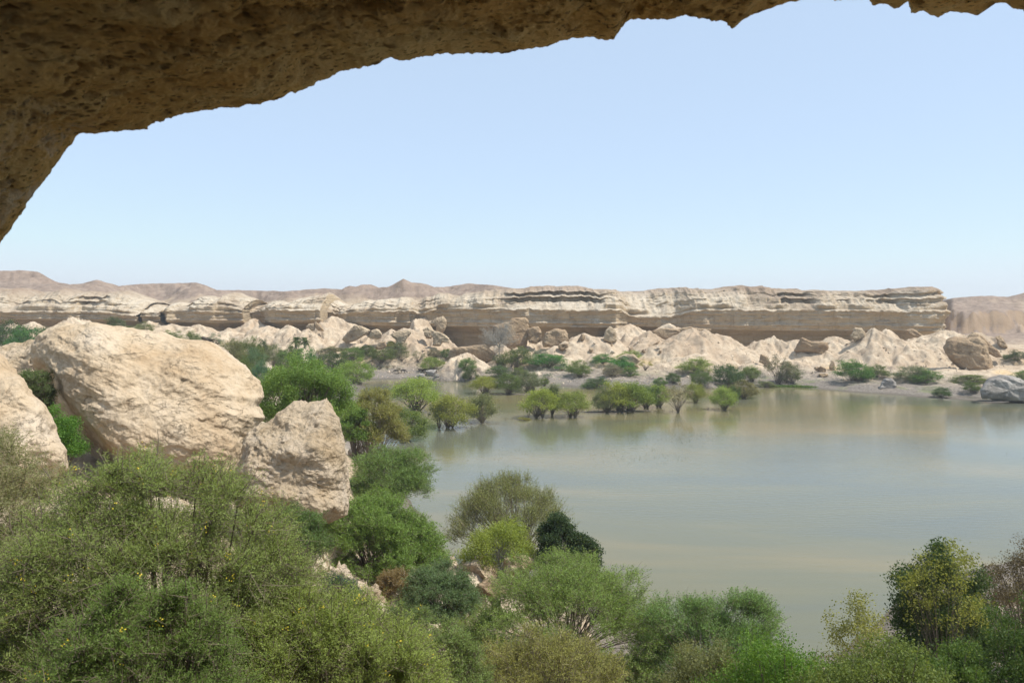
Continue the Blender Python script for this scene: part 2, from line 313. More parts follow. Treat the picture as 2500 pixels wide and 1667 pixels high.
def H(x, y):
    x = np.asarray(x, float); y = np.asarray(y, float)
    d = lake_d(x, y)+n2(x, y, 9, 3, 1)*1.2*np.clip(y/120, .3, 1)
    slope = ip(y, [(0, .30), (60, .30), (110, .24), (165, .11), (400, .11)])
    cap = ip(y, [(0, 16), (60, 14), (100, 9.5), (160, 6.5), (400, 6)])
    dd = np.maximum(d, 0)
    z = np.where(d > 0, cap*(1-np.exp(-slope*dd/cap)), np.maximum(d*.12, -2.0))
    z += 4*sst(-x, 6, 14)*(1-sst(y, 70, 110))*sst(d, 0, 10)
    z += np.where(d > 0, sst(d, 0, 6), 0)*(n2(x, y, 14, 5, 2)*.9+n2(x, y, 2.5, 4, 3)*.18)
    # cave platform; its unseen front slope is extended to bounce sunlight up
    z = np.where(y < 13, z+(16.35-z)*(1-sst(y+.25*n2(x, y, 1.2, 3, 4), 2.3, 12.0)), z)
    for bx, by, a, b in BARS:
        z = np.maximum(z, .10*(1-((x-bx)/a)**2-((y-by)/b)**2)+n2(x, y, 1.5, 3, 5)*.05)
    # talus
    m = (y > 150) & (y < 300)
    if m.any():
        xm = x[m]; ym = y[m]; zz = z[m]
        rill = n2(xm, ym, 6, 6, 9)*.85-n2(xm, ym, 7, 5, 13, True)*.38+.35+n2(xm, ym, 1.3, 3, 10)*.28
        wx = n2(xm, ym, 10, 4, 11)*2.3; wy = n2(xm, ym, 10, 4, 12)*2.3
        for (c, s, st) in CW:
            dx = (xm-c[0]+wx)/st; dy = (ym-c[1]+wy); r = np.sqrt(dx*dx+dy*dy+.15)
            ang = np.arctan2(dy, dx)
            fl = .55*np.minimum(r/5, 1)*np.sin(ang*5+c[0]+wx*.8)+.25*np.minimum(r/3, 1)*np.sin(ang*13+c[0]*2+wy)
            cone = c[2]+.35-s*r*(1-.012*r)+fl+rill*np.minimum(r/5, 1)
            cone = np.where(r < 40, cone, -9)
            zz = np.maximum(zz, cone)
        z[m] = zz
    # plateau behind the cliff line, then hills
    px = 1250+FPX*x/np.maximum(y, 1); yc = ip(px, [(-900, 260), (0, 258), (400, 256), (600, 253), (660, 247), (1000, 243), (1080, 242), (1250, 234), (1540, 232), (1900, 230), (2100, 227), (2345, 221)]); off = y-yc
    crest = CAMZ+(HOR-ip(px, CREST))/FPX*(yc+20)
    inm = (px < 2270)
    plat = z+(crest-2.2-z)*sst(off, 11, 24)
    z = np.where(inm & (off > 7), plat, z)
    rt = sst(px, 2290, 2330); z = z+rt*(8*sst(y+n2(x, y, 14, 4, 25)*5, 286, 291)+2*sst(y, 255, 285))
    R = ip(px, RIDGE); zs = CAMZ+(HOR-ip(px, SKY))/FPX*R
    start = np.where(inm, yc+30, 292)
    t = np.clip((y-start)/(R-start), 0, 1)
    rg = n2(x, y, 55, 6, 21, True)
    prof = t**.9
    hz = z+(zs-z)*prof+(rg-.6)*(1-t)*t*26+n2(x, y, 16, 4, 24, True)*(1-t)*t*5
    back = np.clip((y-R)/400, 0, 1)
    hz = np.where(y > R, zs-6*back+n2(x, y, 80, 4, 22)*2*back, hz)
    hz = np.where(y > start, hz, z)
    lim = CAMZ+(HOR-ip(px, SKY)+n2(px, y*0+1, 16, 4, 23)*1.0)/FPX*y
    hz = np.where(y > start, np.minimum(hz, lim), hz)
    return hz
def H1(x, y): return float(H(np.array([x]), np.array([y]))[0])
def place(px, py, ymin=20., ymax=240.):
    Y = np.arange(ymin, ymax, .25); x = (px-1250)/FPX*Y; z = CAMZ-(py-HOR)/FPX*Y
    h = np.maximum(H(x, Y), 0); k = np.argmax(h >= z)
    if not (h >= z).any(): k = len(Y)-1
    return np.array([x[k], Y[k], h[k]])

def build_ground():
    az = np.concatenate([np.linspace(-1.15, -.70, 60, endpoint=False), np.linspace(-.70, .70, 1000), np.linspace(.70, 1.15, 60)[1:]])   # tangent of the bearing
    r = np.concatenate([np.linspace(-6, 2.0, 10), np.geomspace(2.2, 150, 230)[:-1], np.linspace(150, 262, 330), np.geomspace(264, 600, 130), np.geomspace(620, 2200, 20)])
    yy = r[None, :]+0*az[:, None]; xx = az[:, None]*np.maximum(yy, 9)*1.0
    z = H(xx, yy)
    z = np.where(yy < 2.3, 16.35+n2(xx, yy, 1.5, 3, 6)*.08, z)
    V = np.stack([xx, yy, z], -1).reshape(-1, 3)
    me = mesh_np('terrain', V, gridF(len(az), len(r))[:, ::-1], M_ground)
    return tag(obj('terrain', me), kind='structure')
build_ground()
# water sheet
ww = mesh_np('water', np.array([[-160, 34, 0], [260, 34, 0], [260, 200, 0], [-160, 200, 0]], float), np.array([[0, 1, 2, 3]]), M_water, False)
tag(obj('water', ww), kind='structure')

def build_cliff():
    pxs = np.concatenate([np.arange(-700, -120, 6.0), np.arange(-120, 2262, 1.7)])
    yc = ip(pxs, YC)+n2(pxs, pxs*0, 60, 3, 31)*(1.6+1.4*(pxs < 1040))
    X = (pxs-1250)/FPX*yc; Yp = yc.copy()
    ex, ey = X[-1], Yp[-1]                       # turn the corner at the right end
    th = np.linspace(0, 1.45, 34)[1:]; R = 10.0
    X = np.concatenate([X, ex+R*np.sin(th)]); Yp = np.concatenate([Yp, ey+R*(1-np.cos(th))])
    lx, ly = X[-1], Yp[-1]; s = np.arange(1, 70)*.9
    X = np.concatenate([X, lx+s*.12]); Yp = np.concatenate([Yp, ly+s])
    n = len(X); pe = np.concatenate([pxs, np.minimum(2262+np.arange(1, n-len(pxs)+1)*2.6, 2346.)])
    tx = np.gradient(X); ty = np.gradient(Yp); k = np.ones(21)/21
    tx = np.convolve(np.pad(tx, 10, 'edge'), k, 'valid'); ty = np.convolve(np.pad(ty, 10, 'edge'), k, 'valid'); l = np.hypot(tx, ty)
    NX, NY = -ty/l, tx/l                         # points into the rock
    NX = np.where(pe < 2225, 0.0, NX*sst(pe, 2225, 2275)); l2 = np.hypot(NX, NY); NX /= l2; NY /= l2
    endk = 1-.65*sst(pe, 2180, 2290)
    rim = ip(pe, [(-700, 762), (0, 761), (250, 762), (340, 771), (395, 771), (405, 758), (600, 763), (650, 757), (790, 758), (830, 766), (850, 761), (1010, 760), (1030, 766), (1060, 756), (1130, 753), (1250, 755), (1400, 757), (1515, 757), (1540, 772), (1640, 774), (1700, 757), (2346, 760)])
    base = ip(pe, [(-700, 786), (0, 784), (200, 786), (400, 789), (600, 791), (650, 790), (790, 790), (850, 796), (1060, 800), (1250, 802), (1500, 803), (1540, 800), (1700, 806), (1900, 811), (2346, 812)])
    crest = ip(pe, CREST); crest = np.where(pe > 2262, 704+0*crest, crest); crest = np.where(np.arange(n) > len(pxs)+10, 704+12*sst(np.arange(n), len(pxs)+10, len(pxs)+60), crest)
    dz = lambda py, Y: CAMZ+(HOR-py)/FPX*Y
    zr = dz(rim, yc.max() if False else np.interp(pe, pxs, yc)); zb = dz(base, np.interp(pe, pxs, yc)); zc = dz(crest, np.interp(pe, pxs, yc)+20)
    zc = np.maximum(zc, zr+.4)
    alc = sst(pe, 1225, 1260)*(1-sst(pe, 1455, 1490))            # deep double alcove
    alc2 = .55*sst(pe, 1905, 1925)*(1-sst(pe, 1985, 2005))+.7*sst(pe, 2150, 2180)+.5*sst(pe, 150, 170)*(1-sst(pe, 235, 250))
    A = np.clip(alc+alc2, 0, 1)+np.clip(n2(pe, pe*0, 55, 4, 33)-.05, 0, .5)*.5-.06
    hgt = zc-zr
    rows = []   # (offset, z)
    def row(o, z): rows.append((o+0*pe, z+0*pe))
    row(9*endk, zb-7); row(7.5*endk, zb-1.5); ul = np.where(pe < 1050, .5, .72); row(6.0*endk*ul, zb+.1); row(3.0*endk*ul, zb+.35); row(1.3, zb+.45)
    row(1.1, zb+(zr-zb)*.2); row(.6, zb+(zr-zb)*.30); row(1.0, zb+(zr-zb)*.42); row(.75, zb+(zr-zb)*.6); row(.45, zb+(zr-zb)*.8); row(-.1, zr-.45); row(-.5, zr-.1); row(-.3, zr+.15)
    row(1.2*endk, zr+.1*hgt); row(4.0*endk, zr+.26*hgt)
    row((5.0+2.4*A)*endk, zr+.30*hgt); row((5.6+2.4*A)*endk, zr+.46*hgt); row((6.0-1.0*np.clip(A*1.5, 0, 1))*endk, zr+.50*hgt); row((7.0-1.2*np.clip(A*1.5, 0, 1))*endk, zr+.55*hgt)
    row((8.0+1.4*A)*endk, zr+.60*hgt); row((8.8+1.2*A)*endk, zr+.70*hgt); row((9.4-1.6*np.clip(A*1.5, 0, 1))*endk, zr+.73*hgt)
    row(11*endk, zr+.87*hgt); row(16*endk, zr+.97*hgt); row(21*endk, zc); row(30*endk, zc-1.2); row(38*endk+2, zc-10)
    O = np.stack([r[0] for r in rows], 1); Z = np.stack([r[1] for r in rows], 1)
    m = 5; K = O.shape[1]; tt = np.linspace(0, K-1, (K-1)*m+1); i0 = np.minimum(tt.astype(int), K-2); f = tt-i0
    Od = O[:, i0]*(1-f)+O[:, i0+1]*f; Zd = Z[:, i0]*(1-f)+Z[:, i0+1]*f
    nv = len(tt); XX = np.repeat(X[:, None], nv, 1); YY = np.repeat(Yp[:, None], nv, 1)
    # erosion: bedding layers on the face, rills on the slopes
    al = np.repeat(np.cumsum(np.hypot(np.gradient(X), np.gradient(Yp)))[:, None], nv, 1)
    face = sst(tt, 3, 5)[None, :]*(1-sst(tt, 11.5, 13))[None, :]; slp = sst(tt, 12.5, 14)[None, :]*(1-sst(tt, 23, 25))[None, :]
    pts = np.stack([al.ravel(), Zd.ravel(), Od.ravel()], 1)
    bed = fbm(pts*np.array([.09, 1.7, 0]), 4).reshape(al.shape)
    blk = fbm(pts*np.array([.12, .25, .1])+5, 5).reshape(al.shape)
    rl = fbm(np.stack([al.ravel()/5, Zd.ravel()/30, Od.ravel()/30], 1)+9, 4, ridge=True).reshape(al.shape)
    rimn = fbm(np.stack([al[:, 0]/2.5, al[:, 0]*0, al[:, 0]*0], 1)+3, 4)[:, None]; rimb = np.exp(-((tt-11.5)/1.6)**2)[None, :]
    cell = np.floor(al[:, :1]/7+.8*noise3(np.stack([al[:, 0]/11, al[:, 0]*0, al[:, 0]*0+.5], 1))[:, None]+.15*np.round(Zd/2.2)); jt = ((np.sin(cell*127.1)*43758.5) % 1)-.5
    Od = Od+face*jt*.75
    Od = Od-face*(bed*.32)+blk*(.7*face+.9*slp+.2)-slp*rl*.7+rimb*rimn*.55
    Zd = Zd+rimb*rimn*.45+slp*(rl*.38+blk*.25)
    gul = fbm(np.stack([al[:, 0]/16, al[:, 0]*0, al[:, 0]*0], 1)+40, 2, ridge=True)[:, None]
    Od = Od+slp*(1-A[:, None].clip(0, 1))*(-gul*2.3)
    gv = np.clip(fbm(np.stack([al[:, 0]/20, al[:, 0]*0, al[:, 0]*0], 1)+60, 3), 0, 1)[:, None]*sst(tt, 12.5, 20)[None, :]*(1-alc[:, None])*np.where(pe < 1250, 1, .45)[:, None]*sst(-pe, -2150, -2050)[:, None]
    Zd = Zd-np.minimum(gv*4.2, (Zd-zr[:, None]).clip(0)*.75)
    sl2 = np.clip(fbm(pts*np.array([.06, .9, .1])+11, 4, .6).reshape(al.shape)-.12, 0, 1); Od = Od+slp*sl2*1.1
    XX = XX+NX[:, None]*Od; YY = YY+NY[:, None]*Od
    V = np.stack([XX, YY, Zd], -1).reshape(-1, 3)
    return tag(obj('cliff', mesh_np('cliff', V, gridF(n, nv), M_cliff)), kind='structure')
build_cliff()

# ------------------------------------------------------------------ cave mouth
def build_cave():
    E = [(-900, 1900), (-420, 1300), (-130, 800), (0, 592), (40, 540), (75, 480), (105, 445), (112, 440), (135, 405), (158, 375), (185, 331), (215, 326), (280, 318), (350, 306), (366, 290), (430, 276), (500, 270), (600, 257), (650, 248), (700, 232), (760, 208), (820, 182), (860, 168),
         (900, 166), (925, 158), (945, 145), (1000, 148), (1030, 143), (1040, 137), (1100, 134), (1190, 132), (1270, 127), (1320, 118), (1350, 108), (1400, 95), (1450, 97), (1500, 98), (1515, 70), (1540, 47), (1580, 52), (1640, 48), (1690, 33), (1750, 32), (1790, 28), (1820, 36), (1825, 20), (1860, 8), (1900, 6), (1925, -6),
         (2020, -6), (2028, 1), (2050, -8), (2120, -2), (2130, 12), (2160, 6), (2180, 20), (2195, 22), (2203, 2), (2218, 2), (2225, 33), (2255, 27), (2290, 43), (2320, 30), (2350, 34), (2385, 38), (2390, 8), (2420, 12), (2450, 10), (2480, 28), (2495, 26), (2520, 60), (2700, 90), (3100, 60), (3700, 90)]  # unseen right side shaped open, without a wall, to let light in
    E = np.array(E, float); seg = np.concatenate([[0], np.cumsum(np.hypot(*np.diff(E, axis=0).T))])
    vis = (E[:, 0] > -60)&(E[:, 0] < 2560); sa, sb = seg[vis][0], seg[vis][-1]; s = np.concatenate([np.linspace(0, sa, 60, endpoint=False), np.linspace(sa, sb, 1150, endpoint=False), np.linspace(sb, seg[-1], 60)]); nu = len(s); ex = np.interp(s, seg, E[:, 0]); ey = np.interp(s, seg, E[:, 1])
    Y0 = 7.0+.5*n2(s, s*0, 700, 2, 41)
    _s = np.stack([s/26, s*0+.5, s*0], 1); _m = (ex > -40)&(ex < 2540); ey = ey+np.where(_m, fbm(_s, 4, .6)*4.5, 0); ex = ex+np.where(_m, fbm(_s+30, 4, .6)*3, 0); x0 = (ex-1250)/FPX*Y0; z0 = (HOR-ey)/FPX*Y0
    # smoothed profile for further in, true edge only at the lip
    kk = 41; ker = np.hanning(kk); ker /= ker.sum()
    sm = lambda a: np.convolve(np.pad(a, kk//2, 'edge'), ker, 'valid')
    xs, zs = sm(x0), sm(z0)
    v = np.concatenate([-np.geomspace(4, .02, 26), [0], np.geomspace(.015, .25, 14), np.linspace(.28, 3.9, 250), np.linspace(4, 12, 50)])
    U = np.arange(nu)
    cx, cz = 0.0, -.3
    rr = np.hypot(xs-cx, zs-cz); dx, dz = (xs-cx)/rr, (zs-cz)/rr
    XX = np.zeros((nu, len(v))); YY = XX.copy(); ZZ = XX.copy()
    for j, t in enumerate(v):
        w = math.exp(-(max(t, 0)/.25)) if t > 0 else 1
        bx = xs*(1-w)+x0*w; bz = zs*(1-w)+z0*w
        if t < 0:      # outer rock face rises up and out from the lip
            o = -t; XX[:, j] = bx+dx*o; ZZ[:, j] = bz+dz*o; YY[:, j] = Y0-.06*o+.25*min(o, 1)**.5*-1
        else:
            rise = -.14*min(t, 5); close = max(0, (t-7)/5.0)**2*2.2
            XX[:, j] = bx+dx*(rise-close*.9); ZZ[:, j] = bz+dz*(rise-close*.8); YY[:, j] = Y0-t
    P = np.stack([XX.ravel(), YY.ravel(), ZZ.ravel()], 1)
    amp = np.repeat(np.clip(np.where(v > 0, v/.35, -v/.3), 0.04, 1)[None, :], nu, 0).ravel()
    big = fbm(P*np.array([.45, .6, .6]), 3)*.22
    med = fbm(P*np.array([1.8, 3, 3])+4, 5, .6)*.075
    pd = pit(P*np.array([6, 9, 9])+fbm(P*2.2, 2)[:, None]*.35, 1)
    sz = fbm(P*1.6+8, 3)
    pits = -np.clip(.33-pd+.3*sz, 0, 1)*.5
    pd2 = pit(P*np.array([9, 13, 13])+fbm(P*5, 2)[:, None]*.3, 2); pits -= np.clip(.3-pd2+.15*sz, 0, 1)*.14
    D = (-(big+med)+(-pits))*amp
    D += amp*fbm(P*np.array([4, 7, 7])+20, 4, .6)*.02; nx = np.repeat(dx[:, None], len(v), 1).ravel(); nzv = np.repeat(dz[:, None], len(v), 1).ravel()
    P[:, 0] += nx*D; P[:, 2] += nzv*D
    P[:, 2] += CAMZ
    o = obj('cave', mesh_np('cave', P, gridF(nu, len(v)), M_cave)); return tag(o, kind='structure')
build_cave()

# ------------------------------------------------------------------ boulders
def resample(poly, n, closed=True):
    P = np.array(poly, float); Q = np.vstack([P, P[:1]]); seg = np.concatenate([[0], np.cumsum(np.hypot(*np.diff(Q, axis=0).T))])
    s = np.linspace(0, seg[-1], n, endpoint=False); return np.stack([np.interp(s, seg, Q[:, 0]), np.interp(s, seg, Q[:, 1])], 1)
def outline_rock(name, mat, poly, Y, T, ctrl, label, nt=300, nr=150, amp=.1, sc=1.0, group=None, pitamp=.12, lines=0, tilt=0, ex=.55, soft=30., pw=1.6, under=None):
    O = resample(poly, nt); c = O.mean(0)
    sgn = np.sum(O[:, 0]*np.roll(O[:, 1], -1)-np.roll(O[:, 0], -1)*O[:, 1])
    if sgn > 0: O = O[::-1]
    ph = np.linspace(0.004, math.pi-.004, nr); s = np.sin(ph)**ex; s[0] = s[-1] = 0; co = np.cos(ph); co = np.sign(co)*np.abs(co)**.8
    PX = c[0]+(O[:, :1]-c[0])*s[None, :]; PY = c[1]+(O[:, 1:]-c[1])*s[None, :]
    D = np.zeros_like(PX); Wt = np.zeros_like(PX)
    for (a, b, dd, *sg) in ctrl:
        w = 1/(((PX-a)**2+(PY-b)**2)+ soft**2)**pw; D += w*dd; Wt += w
    D /= np.maximum(Wt, 1e-20)
    if under:
        U, depth, width = under; U = np.array(U, float)[::-1]; best = np.full(PX.shape, 1e9); side = np.zeros(PX.shape)
        for a, b in zip(U[:-1], U[1:]):
            ab = b-a; t = np.clip(((PX-a[0])*ab[0]+(PY-a[1])*ab[1])/(ab@ab), 0, 1); dx = PX-a[0]-t*ab[0]; dy = PY-a[1]-t*ab[1]; q = np.hypot(dx, dy)
            sd = np.sign(ab[0]*dy-ab[1]*dx); side = np.where(q < best, sd, side); best = np.minimum(best, q)
        D = D+depth*sst(best*side+6*noise3(np.stack([PX.ravel()/40, PY.ravel()/40, PX.ravel()*0], 1)).reshape(PX.shape), 0, width)
    D = D*(.4+.6*sst(co, -.9, .25))[None, :]
    K_ = -T*co[None, :]*np.where(co > 0, .75, .9)[None, :]+0*D; YY = Y+D+K_; ax, az_ = (c[0]-1250)/FPX, -(c[1]-HOR)/FPX
    XX = (PX-1250)/FPX*(Y+D)+ax*K_; ZZ = CAMZ-(PY-HOR)/FPX*(Y+D)+az_*K_
    P = np.stack([XX.ravel(), YY.ravel(), ZZ.ravel()], 1)
    ctr = P.mean(0); N = P-ctr; N /= np.linalg.norm(N, axis=1)[:, None]+1e-9
    N[:, 1] = N[:, 1]*1.6-.3; N /= np.linalg.norm(N, axis=1)[:, None]
    h = fbm(P*.28*sc, 3)*.22*amp*4+fbm(P*np.array([1.1, 1.1, 1.7])*sc+3, 4)*amp*1.1+fbm(P*4.5*sc+7, 3)*amp*.28
    if lines:   # bedding ledges running down to the right
        q = P@np.array([.45, .1, 1.0]); qq = np.stack([P@np.array([.9, 0, -.4])*.25, q*1.5*sc, P[:, 1]*.2], 1)
        h += fbm(qq+2, 4, ridge=True)*amp*lines
    pd = pit(P*1.9*sc+fbm(P*1.5, 2)[:, None]*.4, 5); h -= np.clip(.36-pd, 0, 1)*pitamp*2.2*sst(fbm(P*.5, 2), -.2, .4)
    P += N*h[:, None]
    o = obj(name, mesh_np(name, P, gridF(nt, nr, True), mat)); return tag(o, label, 'boulder', group)
z8 = lambda L: [(a/2.613, 760+b/2.613) for a, b in L]
c8 = lambda L: [(a/2.613, 760+b/2.613, d) for a, b, d in L]
outline_rock('boulder', M_boulder, z8([(205, 280), (240, 175), (320, 112), (430, 85), (600, 85), (760, 115), (900, 130), (1030, 150), (1150, 180), (1300, 200), (1420, 255), (1520, 325), (1610, 405), (1660, 480), (1680, 545), (1645, 600), (1680, 680), (1620, 740), (1550, 820), (1540, 880), (1510, 960), (1480, 1100),
    (1300, 1120), (1100, 1100), (900, 1080), (700, 1040), (520, 980), (400, 830), (300, 650), (250, 430)]), 40, 4.0,
    c8([(500, 120, 1.6), (1000, 170, 2.6), (1400, 300, 2.6), (1620, 500, 2.8), (800, 300, .5), (1200, 500, .4), (600, 360, -.6), (700, 560, -1.2), (850, 850, -1.8), (1100, 800, -1.4), (1400, 850, -.8), (1500, 700, .2), (1450, 1000, -1.2),
        (330, 250, .6), (250, 350, 1.0), (400, 600, 0.), (560, 800, -1.2)]),
    'huge smooth pale tan boulder with shaded orange underside, largest rock in the scene', 620, 330, .11, .8, 'big foreground boulders', .12, .6, soft=70., under=(z8([(900, 1060), (780, 900), (700, 800), (600, 690), (520, 600), (450, 500), (400, 400), (330, 330), (200, 300)]), 11., 60.))
outline_rock('boulder', M_boulder2, z8([(1810, 625), (1880, 582), (1960, 595), (2030, 585), (2080, 562), (2110, 620), (2165, 720), (2190, 850), (2205, 1000), (2215, 1200), (2210, 1290), (2100, 1340), (1960, 1350), (1800, 1330), (1600, 1290), (1500, 1230), (1500, 1120), (1520, 1000), (1562, 920), (1560, 830), (1640, 745), (1740, 690)]), 34, 2.6,
    c8([(1900, 620, 2.4), (2060, 620, 1.8), (1750, 760, 1.6), (1900, 760, 1.2), (2080, 760, .6), (1640, 820, 1.0), (1700, 900, .2), (1850, 900, -.4), (1990, 900, -.3), (1600, 1000, -.6), (1760, 1000, .2), (1900, 1050, .0), (2080, 1050, .0), (2180, 1100, 1.0), (1580, 1150, -.8), (1800, 1200, -.6), (2000, 1280, -.9), (2150, 1300, .2), (1530, 950, .9), (1515, 1080, .6)]),
    'crusty pale boulder with pitted face leaning against the huge smooth boulder on its right', 480, 260, .095, 1.3, 'big foreground boulders', .18, .5, under=(z8([(1540, 1400), (1535, 1200), (1545, 1050), (1580, 930), (1590, 830), (1640, 730)]), 4., 24.))
outline_rock('boulder', M_boulder, z8([(-420, 150), (-120, 200), (0, 285), (60, 350), (130, 420), (200, 520), (290, 630), (340, 720), (352, 800), (420, 880), (430, 1000), (300, 1100), (0, 1150), (-420, 1150), (-600, 700)]), 33, 2.6,
    c8([(0, 350, 1.6), (-100, 700, -.2), (100, 600, .2), (200, 800, -.6), (300, 900, -.4), (60, 950, -1.2), (330, 760, .8)]),
    'pale boulder cut off by the left edge of the view beside the huge boulder', 320, 170, .10, 1.0, 'big foreground boulders', .15, .8)
outline_rock('boulder', M_boulder2, z8([(-160, 330), (-40, 240), (30, 222), (120, 212), (200, 198), (300, 215), (420, 330), (420, 600), (250, 640), (100, 560), (-100, 480)]), 50, 3,
    c8([(100, 260, .8), (60, 300, -.4), (220, 320, -.6), (150, 480, -.8)]),
    'low sandy boulder showing behind the left edge boulder, below dark shrubs', 240, 120, .14, 1.0, None, .3, .4)

def cut_rock(name, px, top, base, w, mat, label, seed=0, Y=None, dep=1.0, sink=.25, rot=0., ncut=11, amp=.05, cat='rock', group=None, lean=0.):
    """angular boulder: a ball cut by random planes, roughened"""
    rg = np.random.default_rng(seed+100); p = place(px, base) if Y is None else pt(px, base, Y); Yd = p[1]
    wm = w/FPX*Yd; hm = (base-top)/FPX*Yd
    nu_, nv_ = 72, 40
    ph = np.linspace(.01, math.pi-.01, nv_); th = np.linspace(0, 2*math.pi, nu_, endpoint=False)
    P = np.stack([np.outer(np.cos(th), np.sin(ph)), np.outer(np.sin(th), np.sin(ph)), np.outer(np.ones(nu_), np.cos(ph))], -1).reshape(-1, 3)
    for k in range(ncut):
        n = rg.normal(size=3); n /= np.linalg.norm(n); d = rg.uniform(.45, .8); e = P@n-d; P -= np.where(e > 0, e, 0)[:, None]*n
    P -= P.min(0); P /= P.max(0); P -= .5
    P[:, 0] += lean*P[:, 2]
    nn = P/np.linalg.norm(P, axis=1)[:, None]; P += nn*(fbm(P*3+seed, 4)*amp+fbm(P*9+seed, 3)*amp*.5)[:, None]
    if rot:
        c, s = math.cos(rot), math.sin(rot); x, z = P[:, 0]*wm, P[:, 2]*hm; P[:, 0], P[:, 2] = (x*c-z*s)/wm, (x*s+z*c)/hm
    P *= np.array([wm, wm*dep, hm*(1+sink)]); P[:, 2] += hm*(1+sink)*.5-hm*sink
    o = obj(name, mesh_np(name, P, gridF(nu_, nv_, True)[:, ::-1], mat)); o.location = p
    tag(o, label, cat, group); return o

GR1 = 'fallen rocks below the cliff'
def slab(name, poly, Y, T, mat, label, ctrl=None, amp=.25, sc=.35, ex=.28, group=GR1):
    o = outline_rock(name, mat, poly, Y, T, ctrl or [(poly[0][0], poly[0][1], 0)], label, 120, 60, amp, sc, group, .3, .6, ex=ex); o['category'] = 'rock'; return o
s3 = lambda L: [(1100+a/4.2, 640+b/4.2) for a, b in L]
slab('rock_slab', s3([(440, 650), (520, 630), (600, 608), (620, 582), (690, 568), (765, 570), (800, 605), (798, 780), (762, 880), (700, 900), (480, 900), (430, 800)]), 214, 1.6, M_brownrock, 'tall upright rock slab with shaded grey face behind the bare grey tree', [(1240, 800, 0), (1285, 800, 2.5)])
slab('rock', s3([(800, 740), (800, 690), (850, 662), (900, 665), (930, 710), (925, 780), (880, 830), (810, 820)]), 214, 1.6, M_brownrock, 'rounded nubbly brown rock just right of the tall upright slab')
slab('rock', s3([(950, 790), (985, 720), (1060, 690), (1170, 692), (1205, 740), (1200, 850), (1120, 870), (960, 860)]), 213, 2.2, M_brownrock, 'blocky nubbly brown rock, second to the right of the tall upright slab')
slab('rock', s3([(1570, 800), (1590, 700), (1640, 672), (1690, 710), (1712, 800), (1650, 830)]), 212, 1.2, M_farrock, 'small pointed upright rock on top of the pale mound')
slab('rock_ledge', s3([(0, 910), (40, 880), (180, 870), (340, 848), (380, 880), (440, 925), (440, 1010), (300, 1040), (20, 1040), (-30, 980)]), 205, 2.4, M_brownrock, 'broken rock ledge with dark overhang below the bare grey tree', [(1150, 850, -1.), (1150, 880, 1.8)])
slab('rock', s3([(1110, 850), (1150, 835), (1200, 835), (1200, 870), (1150, 895), (1115, 885)]), 207, .8, M_brownrock, 'small dark brown rock at the foot of the blocky nubbly rock')
slab('rock', s3([(1710, 975), (1760, 950), (1860, 945), (1940, 1010), (1900, 1040), (1920, 1070), (1870, 1080), (1790, 1030)]), 196, 1.2, M_farrock, 'striated tan rock slab lying inside the green thicket on the slope')
slab('rock', s3([(1960, 870), (2020, 850), (2110, 830), (2150, 800), (2110, 870), (2000, 890)]), 212, 1.0, M_brownrock, 'thin dark ledge rock at the foot of the small pyramid mound')
s2 = lambda L: [(600+a/4.2, 640+b/4.2) for a, b in L]
slab('rock', s2([(985, 790), (1040, 720), (1110, 645), (1200, 655), (1270, 700), (1240, 740), (1130, 800), (1040, 830)]), 222, 1.8, M_farrock, 'large tilted rock slab under the left cliff, pointing up to the right', [(860, 800, 0), (840, 835, 1.6)])
slab('rock', s2([(1250, 765), (1290, 710), (1340, 690), (1385, 730), (1380, 770), (1300, 790)]), 220, 1.2, M_farrock, 'small pale orange rock right of the large tilted slab under the cliff')
slab('rock', s2([(1490, 745), (1560, 700), (1680, 695), (1700, 720), (1650, 790), (1600, 850), (1545, 840), (1550, 790)]), 216, 1.5, M_farrock, 'brown mushroom-like rock with shaded flank on the mound left of centre')
slab('rock', s2([(1810, 690), (1870, 660), (1930, 710), (1900, 780), (1850, 780)]), 220, 1.2, M_farrock, 'pale tan block wedged above the folded rock on the mound')
slab('rock', s2([(1880, 630), (1960, 570), (2020, 555), (2055, 610), (2040, 680), (2000, 725), (1950, 700), (1960, 650)]), 231, 1.8, M_farrock, 'pale rock leaning against the cliff wall above the folded rock')
slab('rock', s2([(1900, 740), (1940, 712), (2010, 735), (2080, 775), (2085, 830), (2020, 820), (1990, 860), (1920, 850), (1930, 790)]), 217, 1.2, M_farrock, 'folded tan rock with creased edge beside the big shaded alcove')
slab('rock', s2([(650, 640), (690, 635), (712, 660), (700, 700), (650, 700), (620, 670)]), 226, .9, M_farrock, 'small square rock on the crest of the left talus ridge')
slab('rock', s2([(705, 660), (720, 615), (760, 650), (800, 700), (750, 700)]), 226, 1.2, M_brownrock, 'orange wedge of rock beside the small square rock on the left talus ridge')
slab('rock', s2([(1330, 880), (1380, 820), (1430, 815), (1440, 860), (1400, 890)]), 205, 1.0, M_brownrock, 'brown rock half hidden by yellow shrubs at the foot of the left talus')
s5 = lambda L: [(2020+a/4.9, 680+b/4.9) for a, b in L]
slab('boulder', s5([(1405, 820), (1430, 740), (1520, 710), (1700, 725), (1800, 705), (1870, 760), (1900, 850), (1950, 950), (1985, 1120), (1880, 1145), (1740, 1130), (1580, 1050), (1440, 930)]), 184, 3.0, M_brownrock, 'largest boulder on the right slope, brown with pale lower edge', [(2330, 850, .2), (2400, 850, -.6), (2370, 900, -1), (2340, 905, 2)], amp=.35)
slab('rock_slab', s5([(1680, 715), (1740, 645), (1800, 655), (1880, 720), (1960, 790), (2060, 880), (2090, 940), (2000, 930), (1930, 890), (1850, 780)]), 192, 1.2, M_brownrock, 'long narrow rock slab slanting down behind the largest right boulder')
